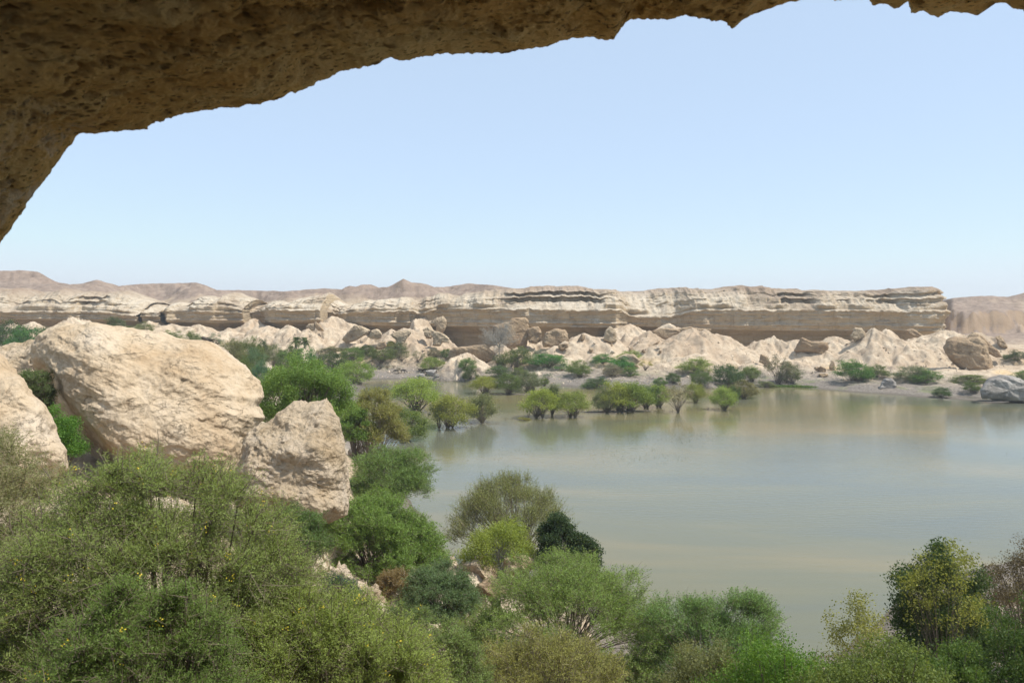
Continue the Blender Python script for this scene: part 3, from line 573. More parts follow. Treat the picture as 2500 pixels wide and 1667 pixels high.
slab('rock', s5([(2010, 700), (2060, 685), (2100, 720), (2140, 790), (2150, 820), (2100, 830), (2050, 790)]), 200, 1.4, M_brownrock, 'orange brown rock beyond the long narrow slab at the right')
slab('boulder', s5([(1850, 1330), (1900, 1240), (1980, 1180), (2120, 1170), (2220, 1190), (2330, 1230), (2450, 1300), (2520, 1430), (2400, 1470), (2150, 1450), (1870, 1430)]), 147, 2.6, M_greyrock, 'grey white boulder on the waterline at the right edge', [(2420, 930, 1.), (2420, 965, -.2), (2430, 980, 1.4)], amp=.3)
slab('boulder', s5([(620, 1320), (640, 1260), (700, 1205), (770, 1195), (830, 1270), (800, 1310), (760, 1365), (680, 1355)]), 165, 1.0, M_greyrock, 'pale boulder with dark left side on the right mud bank')
slab('rock', s5([(930, 620), (1000, 605), (1070, 630), (1140, 680), (1120, 705), (1020, 680)]), 216, 1.0, M_brownrock, 'dark rock lying on shaded talus beneath the right cliff')
slab('rock', s5([(280, 680), (330, 590), (400, 610), (460, 670), (470, 720), (400, 720), (330, 750)]), 205, 1.2, M_farrock, 'craggy brown rock with lit edge left of the twin talus peaks')
s4 = lambda L: [(1600+a/4.9, 640+b/4.9) for a, b in L]
slab('rock_ledge', s4([(1660, 1060), (1720, 960), (1760, 905), (1880, 950), (2050, 960), (2060, 1020), (1990, 1100), (1900, 1070), (1720, 1070)]), 205, 1.8, M_brownrock, 'brown overhanging rock ledge on the right slope above three small stones', [(1980, 840, -.6), (1970, 860, 1.4)])
slab('rock', s4([(1240, 1190), (1270, 1110), (1330, 1130), (1380, 1200), (1340, 1260)]), 196, .9, M_brownrock, 'brown wedge rock with dark hollow above the olive shore shrub')
slab('rock_ledge', s4([(-60, 840), (60, 790), (260, 800), (420, 770), (500, 790), (680, 800), (640, 830), (430, 820), (240, 900), (60, 950), (-40, 900)]), 219, 1.6, M_brownrock, 'long low ledge of rock shading a hollow left of the broad talus mound')
for k, (px, top, base, w, lab) in enumerate([(2003, 893, 908, 22, 'elongated brown stone on the sand, upper of three right of the olive shrub'), (2010, 911, 919, 22, 'flat brown stone below the elongated stone on the right sand'), (2031, 880, 903, 13, 'pinnacle stone standing right of the elongated stone'),
        (1993, 895, 901, 12, 'little round brown stone left of the elongated stone'), (1443, 850, 860, 11, 'dark stone lying on the pale mound, lower of two'), (1420, 815, 831, 18, 'dark brown rock on the crest of the pale mound'), (1448, 811, 820, 8, 'tiny upright stone on the crest of the pale mound'), (1540, 848, 857, 9, 'dark stone on the slope above the green thicket'),
        (1571, 853, 862, 10, 'dark stone on the slope below the small pyramid mound'), (1371, 899, 905, 8, 'single dark stone on yellow sand between two shrubs'), (1612, 857, 864, 8, 'lone stone on the broad pale mound'), (1493, 838, 844, 7, 'tiny dark stone right of centre on the pale mound')]):
    cut_rock('stone', px, top, base, w, M_brownrock, lab, seed=k, cat='stone', group='stones on the talus')
cut_rock('boulder', 1054, 902, 918, 30, M_greyrock, 'grey craggy boulder on the far mud bank beside the grazing donkeys', 40, cat='rock')
cut_rock('rock', 1029, 911, 918, 24, M_greyrock, 'flat pale rock left of the grey craggy boulder on the mud bank', 41, cat='rock')
cut_rock('rock', 1068, 912, 920, 11, M_greyrock, 'small white rock right of the grey craggy boulder', 43, cat='rock')
cut_rock('boulder', 1180, 1358, 1425, 105, M_boulder2, 'pale pink rock under the yellow green bush at the near shore', 44, Y=46, dep=.8, cat='rock', amp=.1)
cut_rock('boulder', 1265, 1352, 1400, 70, M_boulder2, 'whitish rock beside the pale pink rock at the near shore', 45, Y=45.5, dep=.8, cat='rock', amp=.1)
cut_rock('boulder', 1200, 1415, 1460, 80, M_brownrock, 'brown shaded rock below the pale pink rock at the near shore', 46, Y=42, dep=.8, cat='rock', amp=.1)
cut_rock('rock', 820, 1380, 1440, 90, M_boulder2, 'pale broken rock on the rubble slope under the right boulder', 47, Y=36, dep=.8, cat='rock', amp=.12)
cut_rock('rock', 905, 1430, 1480, 70, M_boulder2, 'pale rock lower on the rubble slope beside the blue green bush', 48, Y=35, dep=.8, cat='rock', amp=.12)
cut_rock('rock', 880, 1065, 1120, 60, M_greyrock, 'grey rock in shade beneath the yellow brown shrub', 49, Y=82, dep=.8, cat='rock', amp=.12)

def rubble():
    rg = np.random.default_rng(12); Vs = []; Fs = []; n = 0
    base = np.array([[1, 0, 0], [-1, 0, 0], [0, 1, 0], [0, -1, 0], [0, 0, 1], [0, 0, -1]], float); Fb = np.array([[0, 2, 4], [2, 1, 4], [1, 3, 4], [3, 0, 4], [2, 0, 5], [1, 2, 5], [3, 1, 5], [0, 3, 5]])
    N = 2600
    x = rg.uniform(-16, 0, N); y = rg.uniform(26, 52, N); x2 = rg.uniform(-70, 125, 2400); y2 = rg.uniform(176, 228, 2400); x3 = rg.uniform(-4, 4, 500); y3 = rg.uniform(38, 50, 500)
    x = np.concatenate([x, x2, x3]); y = np.concatenate([y, y2, y3]); z = H(x, y)
    for i in range(len(x)):
        if z[i] < .1: continue
        s = rg.lognormal(-2.2, .6)*(1.5 if y[i] < 100 else 1.4); P = base*s*rg.uniform(.5, 1.3, (6, 1))*rg.uniform(.6, 1.3, 3)+rg.normal(size=(6, 3))*s*.2
        Vs.append(P+[x[i], y[i], z[i]+s*.2]); Fs.append(Fb+n); n += 6
    tag(obj('rubble', mesh_np('rubble', np.vstack(Vs), np.vstack(Fs), M_pebble, False)), 'scattered pale rubble and pebbles on the slopes', 'rubble', kind='stuff')
rubble()

# ------------------------------------------------------------------ foliage
def tubes(paths, sides=5):
    """paths: list of (points(k,3), radii(k))"""
    Vs = []; Fs = []; n = 0
    for P, R in paths:
        P = np.asarray(P, float); k = len(P); T = np.gradient(P, axis=0); T /= np.linalg.norm(T, axis=1)[:, None]+1e-9
        up = np.array([0.3, .2, .93]); A = np.cross(T, up); A /= np.linalg.norm(A, axis=1)[:, None]+1e-9; B = np.cross(T, A)
        th = np.arange(sides)/sides*2*math.pi
        V = P[:, None]+np.asarray(R)[:, None, None]*(np.cos(th)[None, :, None]*A[:, None]+np.sin(th)[None, :, None]*B[:, None])
        Vs.append(V.reshape(-1, 3)); a = n+np.arange(k*sides).reshape(k, sides); b = np.roll(a, -1, 1)
        Fs.append(np.stack([a[:-1], b[:-1], b[1:], a[1:]], -1).reshape(-1, 4)); n += k*sides
    return np.vstack(Vs), np.vstack(Fs)
def bez(a, b, c, n=7):
    t = np.linspace(0, 1, n)[:, None]; return (1-t)**2*a+2*t*(1-t)*b+t*t*c
def unit(v): return v/(np.linalg.norm(v, axis=-1, keepdims=True)+1e-9)
def leaf_quads(C, D, S, ln, wd):
    """C centre, D long axis, S width axis"""
    D = D*ln; S = S*wd
    V = np.stack([C-D*.5, C+S*.5, C+D*.5, C-S*.5], 1).reshape(-1, 3)
    return V, np.arange(len(V)).reshape(-1, 4)
def sprays(C, D, L, nl, ln, wd, rg, droop=.25):
    """feathery twigs: C base, D direction; returns leaf verts, faces, tints, twig verts, faces"""
    N = len(C); t = (np.arange(nl)+.5)/nl; L = L*rg.uniform(.6, 1.3, (N, 1, 1))
    pos = C[:, None]+D[:, None]*L*t[None, :, None]; pos[..., 2] -= (L[..., 0]*droop*t[None]**2)
    side = unit(np.cross(D, rg.normal(size=(N, 3)))); sg = np.where(np.arange(nl) % 2, 1, -1)[None, :, None]
    ld = unit(side[:, None]*sg*.9+D[:, None]*.5+rg.normal(size=(N, nl, 3))*.35)
    ls = unit(np.cross(ld, rg.normal(size=(N, nl, 3))))
    pos = pos+ld*ln*.5+rg.normal(size=pos.shape)*ln*.3
    sz = rg.uniform(.6, 1.3, (N*nl, 1))
    V, F = leaf_quads(pos.reshape(-1, 3), ld.reshape(-1, 3), ls.reshape(-1, 3), ln*sz, wd*sz)
    tint = np.clip(np.repeat(rg.uniform(.3, .7, N), nl)+rg.normal(size=N*nl)*.06, 0, 1)
    e = C+D*L[:, 0]; e[:, 2] -= L[:, 0, 0]*droop; w = side*.006*(ln/.05)**.5
    TV = np.stack([C-w, C+w, e+w*.3, e-w*.3], 1).reshape(-1, 3)
    return V, F, tint, TV, np.arange(len(TV)).reshape(-1, 4)

def far_proto(kind, seed):
    """unit tree (height 1, crown width 1): (crown mesh, trunk mesh)"""
    rg = np.random.default_rng(seed)
    if kind == 'umbrella': K, c0, up, dn, nst, spread = 74, .42, .56, .34, 3, .155
    elif kind == 'round': K, c0, up, dn, nst, spread = 80, .40, .58, .38, 4, .14
    elif kind == 'fan': K, c0, up, dn, nst, spread = 78, .44, .54, .41, 3, .15
    elif kind == 'mound': K, c0, up, dn, nst, spread = 70, .15, .80, .13, 4, .13
    else: K, c0, up, dn, nst, spread = 40, .5, .48, .3, 2, .09      # sparse
    d = unit(rg.normal(size=(K*3, 3))); d = d[d[:, 2] > (-.55 if kind in ('round', 'fan') else -.25 if kind != 'mound' else -.05)][:K]
    lump = 1+.42*noise3(d*1.7+seed)+.25*noise3(d*4.1+seed); rr = rg.uniform(.55, 1, len(d))**.5*lump
    C = d*rr[:, None]*np.array([.47, .47, 1]); C[:, 2] = np.where(C[:, 2] > 0, C[:, 2]*(up-.06), C[:, 2]*dn)
    if kind == 'fan': C[:, :2] *= (np.clip(.45+1.15*(C[:, 2:3]/.9+.5), .3, 1.05))
    C[:, 2] += c0
    stems = [np.array([rg.normal()*.022*nst, rg.normal()*.022*nst, -.03]) for _ in range(nst)]
    paths = []
    for c in C:
        s = stems[rg.integers(nst)]; m = s+(c-s)*.45; m[:2] = s[:2]+(c[:2]-s[:2])*.25; paths.append((bez(s, m, c, 6), np.linspace(.008 if kind != 'umbrella' else .010, .0015, 6)))
    TV, TF = tubes(paths, 4)
    nl = {'sparse': 60, 'mound': 120}.get(kind, 130); n = len(C)*nl
    ci = np.repeat(np.arange(len(C)), nl); off = rg.normal(size=(n, 3))*spread*np.array([.68, .68, .52])*rg.uniform(.3, 1.15, (n, 1))
    P = C[ci]+off; P[:, 2] = np.clip(P[:, 2], .01, 1.04)
    D = unit(rg.normal(size=(n, 3))+np.array([0, 0, .4])); S = unit(np.cross(D, rg.normal(size=(n, 3))))
    sz = rg.uniform(.6, 1.3, (n, 1)); V, F = leaf_quads(P, D, S, .036*sz, .019*sz)
    tint = np.clip(rg.uniform(.25, .75, len(C))[ci]+rg.normal(size=n)*.16, 0, 1)
    return mesh_np('crown', V, F, M_leaf, False, tint), mesh_np('trunk', TV, TF, M_bark)
PROTO = {}
def proto(kind, var):
    k = (kind, var % 5)
    if k not in PROTO: PROTO[k] = far_proto(kind, hash_(kind)+var % 5)
    return PROTO[k]
def hash_(s): return sum(ord(c)*(i+3) for i, c in enumerate(s))
# colours
BR, YG, MG, DK, OL, GY, BL, YE = (.11, .165, .03), (.16, .19, .04), (.075, .11, .027), (.042, .068, .02), (.105, .11, .05), (.14, .14, .10), (.055, .10, .05), (.21, .18, .05)
_cnt = [0]
def tree(name, kind, px, top, base, w, col, label, cat, group, Y=None, dx=1.0, sink=0.0):
    p = place(px, base) if Y is None else pt(px, base, Y)
    h = (base-top)/FPX*p[1]; wd = 1.08*w/FPX*p[1]
    k = _cnt[0]; _cnt[0] += 1; cm, tm = proto(kind, k)
    r = empty(name, p, (k*2.399) % 6.28); r.rotation_euler[0] = .09*math.sin(k*2.1); r.rotation_euler[1] = .09*math.cos(k*3.3); tag(r, label, cat, group)
    hh = h+sink; r.location[2] -= sink
    c = obj('crown' if cat == 'tree' else 'foliage', cm, r); c.scale = (wd, wd*dx, hh); c.color = rgb(tuple(v*(1+.12*math.sin(k*1.7+i)) for i, v in enumerate(col)))
    t = obj('trunk' if cat == 'tree' else 'branches', tm, r); t.scale = (wd, wd*dx, hh)
    return r
GF = 'trees standing in the flooded lake'; GS = 'shrubs along the far shore'; GL = 'shrubs below the left cliffs'
# flooded trees  (px centre, crown top, foot, width)
for a in [
    ('acacia_tree', 'umbrella', 1010, 920, 1003, 112, YG, 'broad light green tree near the left shore, flat spreading crown over the water'),
    ('acacia_tree', 'round', 985, 990, 1073, 105, MG, 'dense mid green tree standing in the water below the broad light green tree'),
    ('acacia_tree', 'fan', 1100, 960, 1044, 92, YG, 'large many-stemmed green tree in the water with dark reflection below it'),
    ('acacia_tree', 'sparse', 1072, 975, 1046, 48, OL, 'thin olive tree at the left side of the large many-stemmed tree'),
    ('acacia_tree', 'fan', 1178, 960, 1032, 72, OL, 'olive brown tree right beside the large many-stemmed tree'),
    ('acacia_tree', 'umbrella', 1183, 919, 961, 64, YG, 'low light green tree at the head of the inlet, left of two darker trees'),
    ('acacia_tree', 'round', 1241, 908, 961, 58, MG, 'dark green rounded tree in the middle of three at the head of the inlet'),
    ('acacia_tree', 'round', 1290, 904, 956, 60, OL, 'olive green rounded tree, rightmost of three at the head of the inlet'),
    ('acacia_tree', 'umbrella', 1318, 946, 1020, 84, YG, 'light green tree with forked trunk, left one of the pair on the mud bar'),
    ('acacia_tree', 'fan', 1349, 938, 1015, 30, DK, 'narrow dark tree squeezed between the pair of light green trees'),
    ('acacia_tree', 'umbrella', 1398, 953, 1018, 76, YG, 'light green tree with two trunks, right one of the pair on the mud bar'),
    ('acacia_tree', 'fan', 1484, 947, 1007, 66, OL, 'olive tree at the left end of the long clump in the lake'),
    ('acacia_tree', 'umbrella', 1508, 931, 1005, 74, YG, 'second tree from the left in the long clump in the lake'),
    ('acacia_tree', 'umbrella', 1542, 928, 1004, 86, BR, 'tallest and brightest green tree of the long clump in the lake'),
    ('acacia_tree', 'fan', 1580, 938, 996, 56, MG, 'right end tree of the long clump in the lake, dense and mid green'),
    ('acacia_tree', 'umbrella', 1608, 938, 994, 48, YG, 'small thin-trunked tree alone right of the long clump'),
    ('acacia_tree', 'sparse', 1657, 930, 1007, 68, GY, 'greyish brown sparse tree with single dark trunk in the lake'),
    ('acacia_tree', 'fan', 1697, 932, 983, 42, YG, 'small green tree just behind and right of the greyish brown sparse tree'),
    ('acacia_tree', 'fan', 1768, 943, 1001, 56, YG, 'isolated green tree with cone-shaped crown farthest right in open water'),
    ('acacia_tree', 'fan', 1791, 940, 986, 24, DK, 'small dark tree tucked behind the isolated cone-shaped tree'),
    ('acacia_tree', 'round', 1813, 928, 971, 64, OL, 'low olive tree behind the isolated cone-shaped tree near the far shore')]:
    tree(*a, 'tree', GF)
tree('seedling', 'sparse', 1290, 985, 1024, 14, YG, 'slender seedling beside the forked light green tree on the mud bar', 'plant', None)
tree('water_weed', 'mound', 1281, 1018, 1025, 34, YE, 'low yellow green weed clump on the mud bar', 'plant', None)
for a in [
    ('tree', 'round', 866, 874, 936, 82, BR, 'bright green round tree with dark base at the left end of the far water', 'tree', GF),
    ('acacia_tree', 'umbrella', 932, 851, 886, 56, MG, 'flat-topped acacia with short single trunk on the grey mud bank', 'tree', 'trees on the far bank'),
    ('acacia_tree', 'umbrella', 1057, 871, 909, 52, YG, 'round light green acacia behind the grey boulder on the mud bank', 'tree', 'trees on the far bank'),
    ('shrub', 'round', 862, 846, 884, 54, MG, 'dark green shrub left of the flat-topped acacia', 'shrub', GL),
    ('shrub', 'round', 805, 859, 900, 60, DK, 'dark shrub left of the bright green round tree', 'shrub', GL),
    ('shrub', 'round', 840, 872, 902, 34, MG, 'small shrub between the dark shrub and the bright round tree', 'shrub', GL),
    ('shrub', 'round', 974, 838, 874, 46, OL, 'olive shrub right of and behind the flat-topped acacia', 'shrub', GL),
    ('shrub', 'sparse', 980, 862, 884, 44, GY, 'grey dead-looking scrub at the foot of the olive shrub', 'shrub', GL),
    ('shrub', 'round', 897, 843, 868, 44, DK, 'low dark shrub behind the flat-topped acacia', 'shrub', GL),
    ('shrub', 'mound', 810, 845, 862, 66, OL, 'long low dark olive shrub at the foot of the talus', 'shrub', GL),
    ('shrub', 'mound', 955, 833, 850, 26, YE, 'small yellow tipped shrub above the brown rock', 'shrub', GL),
    ('shrub', 'sparse', 1021, 857, 884, 36, GY, 'thin grey green shrub left of the round light green acacia', 'shrub', GL),
    ('shrub', 'round', 1061, 850, 874, 30, GY, 'small greyish shrub behind the round light green acacia', 'shrub', GL),
    ('shrub', 'round', 1091, 850, 878, 30, MG, 'small green shrub at the mouth of the shaded alcove', 'shrub', GL),
    ('shrub', 'round', 1141, 873, 903, 42, MG, 'green shrub on the dark bank beside the small white mound', 'shrub', GS),
    ('shrub', 'mound', 1148, 896, 928, 36, DK, 'dark creeping shrub hanging down to the water below the small white mound', 'shrub', GS),
    ('shrub', 'round', 1258, 849, 899, 76, MG, 'big dark green domed shrub below the tall upright slab', 'shrub', GS),
    ('shrub', 'sparse', 1215, 866, 895, 36, OL, 'dull olive scrub left of the big domed shrub', 'shrub', GS),
    ('shrub', 'mound', 1222, 894, 921, 72, DK, 'spreading dark shrub on the bank below the big domed shrub', 'shrub', GS),
    ('shrub', 'mound', 1268, 896, 916, 34, MG, 'small low shrub at the right foot of the big domed shrub', 'shrub', GS),
    ('shrub', 'mound', 1340, 862, 899, 96, (.04, .13, .02), 'wide bright green spreading shrub on the yellow sand', 'shrub', GS),
    ('shrub', 'sparse', 1318, 853, 876, 40, GY, 'pale dry scrub above the wide bright green shrub', 'shrub', GS),
    ('shrub', 'round', 1414, 880, 919, 54, MG, 'round dark shrub alone on the sand slope above the mud', 'shrub', GS),
    ('shrub', 'mound', 1470, 864, 888, 56, (.04, .13, .02), 'upper left end of the green thicket, bright creeping shrub', 'shrub', GS),
    ('shrub', 'mound', 1515, 872, 904, 66, (.04, .13, .02), 'middle of the green thicket, dense bright shrub left of the striated slab', 'shrub', GS),
    ('shrub', 'mound', 1538, 895, 918, 46, MG, 'lower right end of the green thicket, below the striated slab', 'shrub', GS),
    ('shrub', 'mound', 1535, 856, 878, 60, BR, 'top of the green thicket, light shrub above the striated slab', 'shrub', GS),
    ('shrub', 'mound', 1494, 887, 918, 48, GY, 'grey domed shrub in front of the green thicket', 'shrub', GS),
    ('shrub', 'sparse', 1576, 877, 904, 36, YE, 'yellowish thin shrub right of the striated slab', 'shrub', GS),
    ('shrub', 'mound', 1456, 921, 946, 72, DK, 'dark low shrub trailing into the water before the long clump', 'shrub', GS),
    ('shrub', 'round', 1330, 920, 942, 20, MG, 'tiny green shrub on the waterline mud left of the trailing shrub', 'shrub', GS),
    ('shrub', 'sparse', 1338, 910, 930, 24, BL, 'tiny blue green sprig above the tiny waterline shrub', 'shrub', GS),
    ('shrub', 'round', 1610, 921, 942, 32, MG, 'small green shrub on the bank, left of the pair behind the long clump', 'shrub', GS),
    ('shrub', 'round', 1642, 909, 936, 34, DK, 'small darker shrub on the bank, right of the pair behind the long clump', 'shrub', GS),
    ('shrub', 'mound', 1700, 873, 906, 78, BR, 'light green low thicket at the foot of the broad mound', 'shrub', GS),
    ('shrub', 'round', 1711, 902, 940, 46, MG, 'dark green shrub left of the two tall bank trees', 'shrub', GS),
    ('tree', 'round', 1774, 886, 941, 70, DK, 'tall dark green tree on the bank, left of two side by side', 'tree', 'trees on the far bank'),
    ('tree', 'fan', 1831, 893, 933, 50, MG, 'smaller dark green tree on the bank, right of two side by side', 'tree', 'trees on the far bank'),
    ('shrub', 'sparse', 1902, 860, 938, 62, GY, 'tall greyish olive shrub on the shore below the brown wedge rock', 'shrub', GS),
    ('shrub', 'round', 1925, 885, 936, 50, OL, 'lower olive brown shrub growing against the tall greyish one', 'shrub', GS),
    ('shrub', 'mound', 1872, 930, 945, 46, OL, 'low olive shrub at the waterline left of the bright reed strip', 'shrub', GS),
    ('shrub', 'round', 2082, 879, 930, 84, (.045, .11, .02), 'large bright dark green shrub on the right bank beneath the twin talus peaks', 'shrub', GS),
    ('shrub', 'round', 2140, 890, 921, 46, MG, 'smaller shrub touching the right side of the large bank shrub', 'shrub', GS),
    ('shrub', 'mound', 2225, 892, 928, 92, OL, 'broad olive green shrub on the right bank between two bushes', 'shrub', GS),
    ('shrub', 'mound', 2262, 900, 934, 66, (.06, .11, .025), 'greener shrub at the right end of the broad olive shrub', 'shrub', GS),
    ('shrub', 'mound', 2368, 913, 938, 86, MG, 'low flat green shrub on the bank left of the grey white boulder', 'shrub', GS),
    ('shrub', 'round', 2372, 930, 957, 36, MG, 'small shrub below the low flat shrub left of the grey white boulder', 'shrub', GS),
    ('shrub', 'round', 2298, 945, 970, 38, DK, 'small dark shrub at the very waterline on the right', 'shrub', GS),
    ('shrub', 'mound', 2492, 905, 932, 62, MG, 'green shrub at the right edge above the grey white boulder', 'shrub', GS),
    ('shrub', 'mound', 2482, 856, 882, 56, DK, 'distant dark shrub in the gully at the right edge', 'shrub', GS)]:
    tree(*a)
# left side vegetation, behind the big boulders
for a in [
    (20, 783, 845, 100, DK, 'dark dense thicket tree touching the left edge beneath the cliffs', 185), (75, 795, 850, 90, (.035, .09, .02), 'dark thicket tree behind the low sandy boulder, right of the edge thicket', 180), (110, 800, 840, 44, DK, 'right end of the dark thicket beside the huge boulder top', 186),
    (283, 774, 806, 54, DK, 'round dark tree alone above the crest of the huge boulder', 215), (310, 790, 808, 36, OL, 'small olive shrub at the right foot of the lone round tree', 214), (350, 786, 806, 44, OL, 'low olive scrub beneath the small cliff pillar', 230),
    (420, 808, 838, 60, MG, 'low green shrub just above the middle of the huge boulder', 190), (473, 808, 845, 46, MG, 'bushy green shrub above the huge boulder near the driftwood', 185), (515, 810, 850, 62, GY, 'hazy grey leafless shrub above the driftwood', 186),
    (560, 828, 880, 66, OL, 'olive shrub at the upper right shoulder of the huge boulder', 165), (603, 822, 880, 62, MG, 'green shrub beyond the right shoulder of the huge boulder', 170), (640, 826, 862, 34, DK, 'small very dark shrub left of the two palms', 188), (668, 840, 880, 44, OL, 'dull olive shrub below the very dark small one', 180),
    (622, 850, 905, 70, BL, 'blue green rounded shrub left of the big bright bush', 150), (590, 870, 935, 60, MG, 'green shrub pressed against the right edge of the huge boulder', 130), (700, 850, 905, 56, MG, 'green shrub directly beneath the left palm', 165), (745, 845, 925, 70, (.05, .11, .03), 'tall mid green shrub beneath the right palm behind the big bright bush', 150),
    (715, 838, 872, 40, DK, 'dark green shrub at the foot of the palms', 190), (775, 880, 930, 46, MG, 'green shrub right of the big bright bush top', 140), (638, 885, 940, 40, BL, 'small shrub with visible dark stems left of the big bright bush', 120)]:
    kind = ['round', 'mound', 'round'][int(a[0]) % 3] if a[4] != GY else 'sparse'
    tree('shrub', kind, a[0], a[1], a[2], a[3], a[4], a[5], 'shrub', GL, Y=a[6], sink=1.2)

# bright reed strip at the right shore
def blades(name, label, pts_, hgt, col, n_per, wdt, spread, rg, kind='stuff', lean=.3):
    P = np.repeat(np.array(pts_), n_per, 0); P = P+np.stack([rg.normal(size=len(P))*spread[0], rg.normal(size=len(P))*spread[1], np.zeros(len(P))], 1)
    D = unit(rg.normal(size=(len(P), 3))*lean+np.array([0, 0, 1])); h = hgt*rg.uniform(.4, 1.3, (len(P), 1)); S = unit(np.cross(D, rg.normal(size=(len(P), 3))))
    V, F = leaf_quads(P+D*h*.45, D, S, h, wdt); o = obj(name, mesh_np(name, V, F, M_leaf, False, rg.uniform(.2, .9, len(F)))); o.color = rgb(col); return tag(o, label, name.replace('_', ' '), kind=kind)
rg = np.random.default_rng(77)
blades('reed_strip', 'strip of bright green reeds along the far right waterline', [place(p, q)*[1, 1, 0]+[0, 0, .05] for p, q in zip(np.linspace(1880, 1985, 30), np.linspace(944, 946, 30))], .45, (.07, .12, .025), 60, .12, (.6, .5), rg)
wg = []
for (px, py, sx, n) in [(1290, 1105, 60, 50), (1450, 1100, 120, 80), (1560, 1070, 60, 40), (1640, 1070, 80, 120), (1700, 1066, 90, 90), (1520, 1118, 50, 50), (1600, 1122, 50, 50), (1420, 1095, 30, 20), (1200, 1120, 50, 16), (2180, 1110, 120, 12), (1900, 962, 40, 16)]:
    for _ in range(n):
        a = px+rg.normal()*sx; b = py+rg.normal()*9; Yw = CAMZ*FPX/(b-HOR); wg.append([(a-1250)/FPX*Yw, Yw, 0])
blades('water_grass', 'sparse dark grass tips poking out of the lake surface', wg, .22, (.05, .06, .03), 1, .035, (.1, .1), rg, lean=.35)
def mudtwigs():
    paths = []; rg = np.random.default_rng(5)
    for bx, by, a, b in BARS[:8]:
        for _ in range(36):
            x = bx+rg.uniform(-1, 1)*a*.9; y = by+rg.uniform(-1, 1)*b; p = np.array([x, y, 0.]); d = unit(rg.normal(size=3)+[0, 0, .7])*rg.uniform(.2, .7); paths.append((bez(p, p+d*.5+[0, 0, .1], p+d, 4), np.linspace(.02, .006, 4)))
    V, F = tubes(paths, 3); tag(obj('drift_twigs', mesh_np('drift_twigs', V, F, M_driftwood)), 'dark dead twigs and flotsam along the mud bars around the flooded trees', 'twigs', kind='stuff')
mudtwigs()
# short dry grass on banks near camera and dry weeds on far bank
gp = []
for _ in range(3500):
    x, y = rg.uniform(-14, 34), rg.uniform(20, 50)
    gp.append((x, y))
gp = np.array(gp); gz = H(gp[:, 0], gp[:, 1]); gp = np.column_stack([gp, gz])[gz > .15]
blades('dry_grass', 'dry straw-coloured grass tufts on the near slope', gp, .35, (.19, .16, .07), 7, .012, (.12, .12), rg, lean=.5)

# dead grey tree and palms
def branching(base, h, spread, n1, n2_, r0, rg, trunk=.35, sides=4):
    paths = []; tips = []
    top = base+np.array([rg.normal()*.05*h, rg.normal()*.05*h, h*trunk]); paths.append((bez(base, (base+top)/2+rg.normal(size=3)*.03*h, top, 5), np.linspace(r0, r0*.7, 5)))
    for i in range(n1):
        a = rg.uniform(0, 2*math.pi); e = rg.uniform(.15, 1.35); d = np.array([math.cos(a)*math.cos(e)*spread, math.sin(a)*math.cos(e)*spread, math.sin(e)*h*(1-trunk)]); tip = top+d*rg.uniform(.75, 1)
        st = top-np.array([0, 0, h*trunk*rg.uniform(0, .35)])
        P = bez(st, st+(tip-st)*.5+np.array([0, 0, -.06*h])*0+rg.normal(size=3)*.05*h, tip, 7); paths.append((P, np.linspace(r0*.45, r0*.08, 7)))
        for j in range(n2_):
            s = P[rg.integers(2, 7)]; d2 = unit(tip-st+rg.normal(size=3)*h*.35)*h*rg.uniform(.12, .3); Q = bez(s, s+d2*.5+rg.normal(size=3)*.02*h, s+d2, 5); paths.append((Q, np.linspace(r0*.14, r0*.03, 5)))
            tips.append((s+d2, unit(d2))); tips.append((Q[2], unit(d2)))
    return paths, tips
def dead_tree():
    rg = np.random.default_rng(9); p = place(1222, 872); h = 78/FPX*p[1]; r = empty('dead_tree', p); tag(r, 'bare grey leafless tree in front of the tall upright slab', 'tree')
    paths, tips = branching(np.zeros(3), h, h*.62, 26, 22, .14, rg); V, F = tubes(paths[:27], 5); obj('trunk', mesh_np('trunk', V, F, M_greytwig), r)
    V2, F2 = tubes(paths[27:], 3); C = np.array([t[0] for t in tips]); D = np.array([t[1] for t in tips]); C = np.repeat(C, 4, 0); D = unit(np.repeat(D, 4, 0)+rg.normal(size=(len(C), 3))*.5)
    S = unit(np.cross(D, rg.normal(size=D.shape))); V3, F3 = leaf_quads(C+D*.3, D, S, .7, .03); obj('twigs', mesh_np('twigs', np.vstack([V2, V3]), np.vstack([F2, F3+len(V2)]), M_greytwig), r)
dead_tree()
def palm(px, top, base, w, lab, seed, Y):
    rg = np.random.default_rng(seed); p = pt(px, base, Y); h = (base-top)/FPX*Y; wd = w/FPX*Y; r = empty('palm_tree', p); tag(r, lab, 'palm tree', 'two small palms')
    V, F = tubes([(bez(np.zeros(3), np.array([.1, 0, h*.3]), np.array([0, 0, h*.62]), 6), np.linspace(.35, .25, 6))], 8); obj('trunk', mesh_np('trunk', V, F, M_bark), r)
    C = []; D = []; c0 = np.array([0, 0, h*.62])
    for i in range(34):
        a = rg.uniform(0, 6.28); e = rg.uniform(-.7, 1.3); d = np.array([math.cos(a)*math.cos(e), math.sin(a)*math.cos(e), math.sin(e)]); L = wd*.5*rg.uniform(.8, 1.1)
        for t in np.linspace(.15, 1, 12):
            q = c0+d*L*t-np.array([0, 0, L*.35*t*t]); side = unit(np.cross(d, [0, 0, 1]))
            for s in (-1, 1): C.append(q); D.append(unit(side*s*.8+d*.7-np.array([0, 0, .3])))
    C = np.array(C); D = np.array(D); S = unit(np.cross(D, rg.normal(size=D.shape))); V, F = leaf_quads(C+D*.25, D, S, .6, .12)
    o = obj('crown', mesh_np('crown', V, F, M_leaf, False, rg.uniform(.1, .9, len(F))), r); o.color = rgb((.08, .11, .04))
palm(722, 818, 850, 26, 'small green palm, left of two at the foot of the talus ridge', 1, 196)
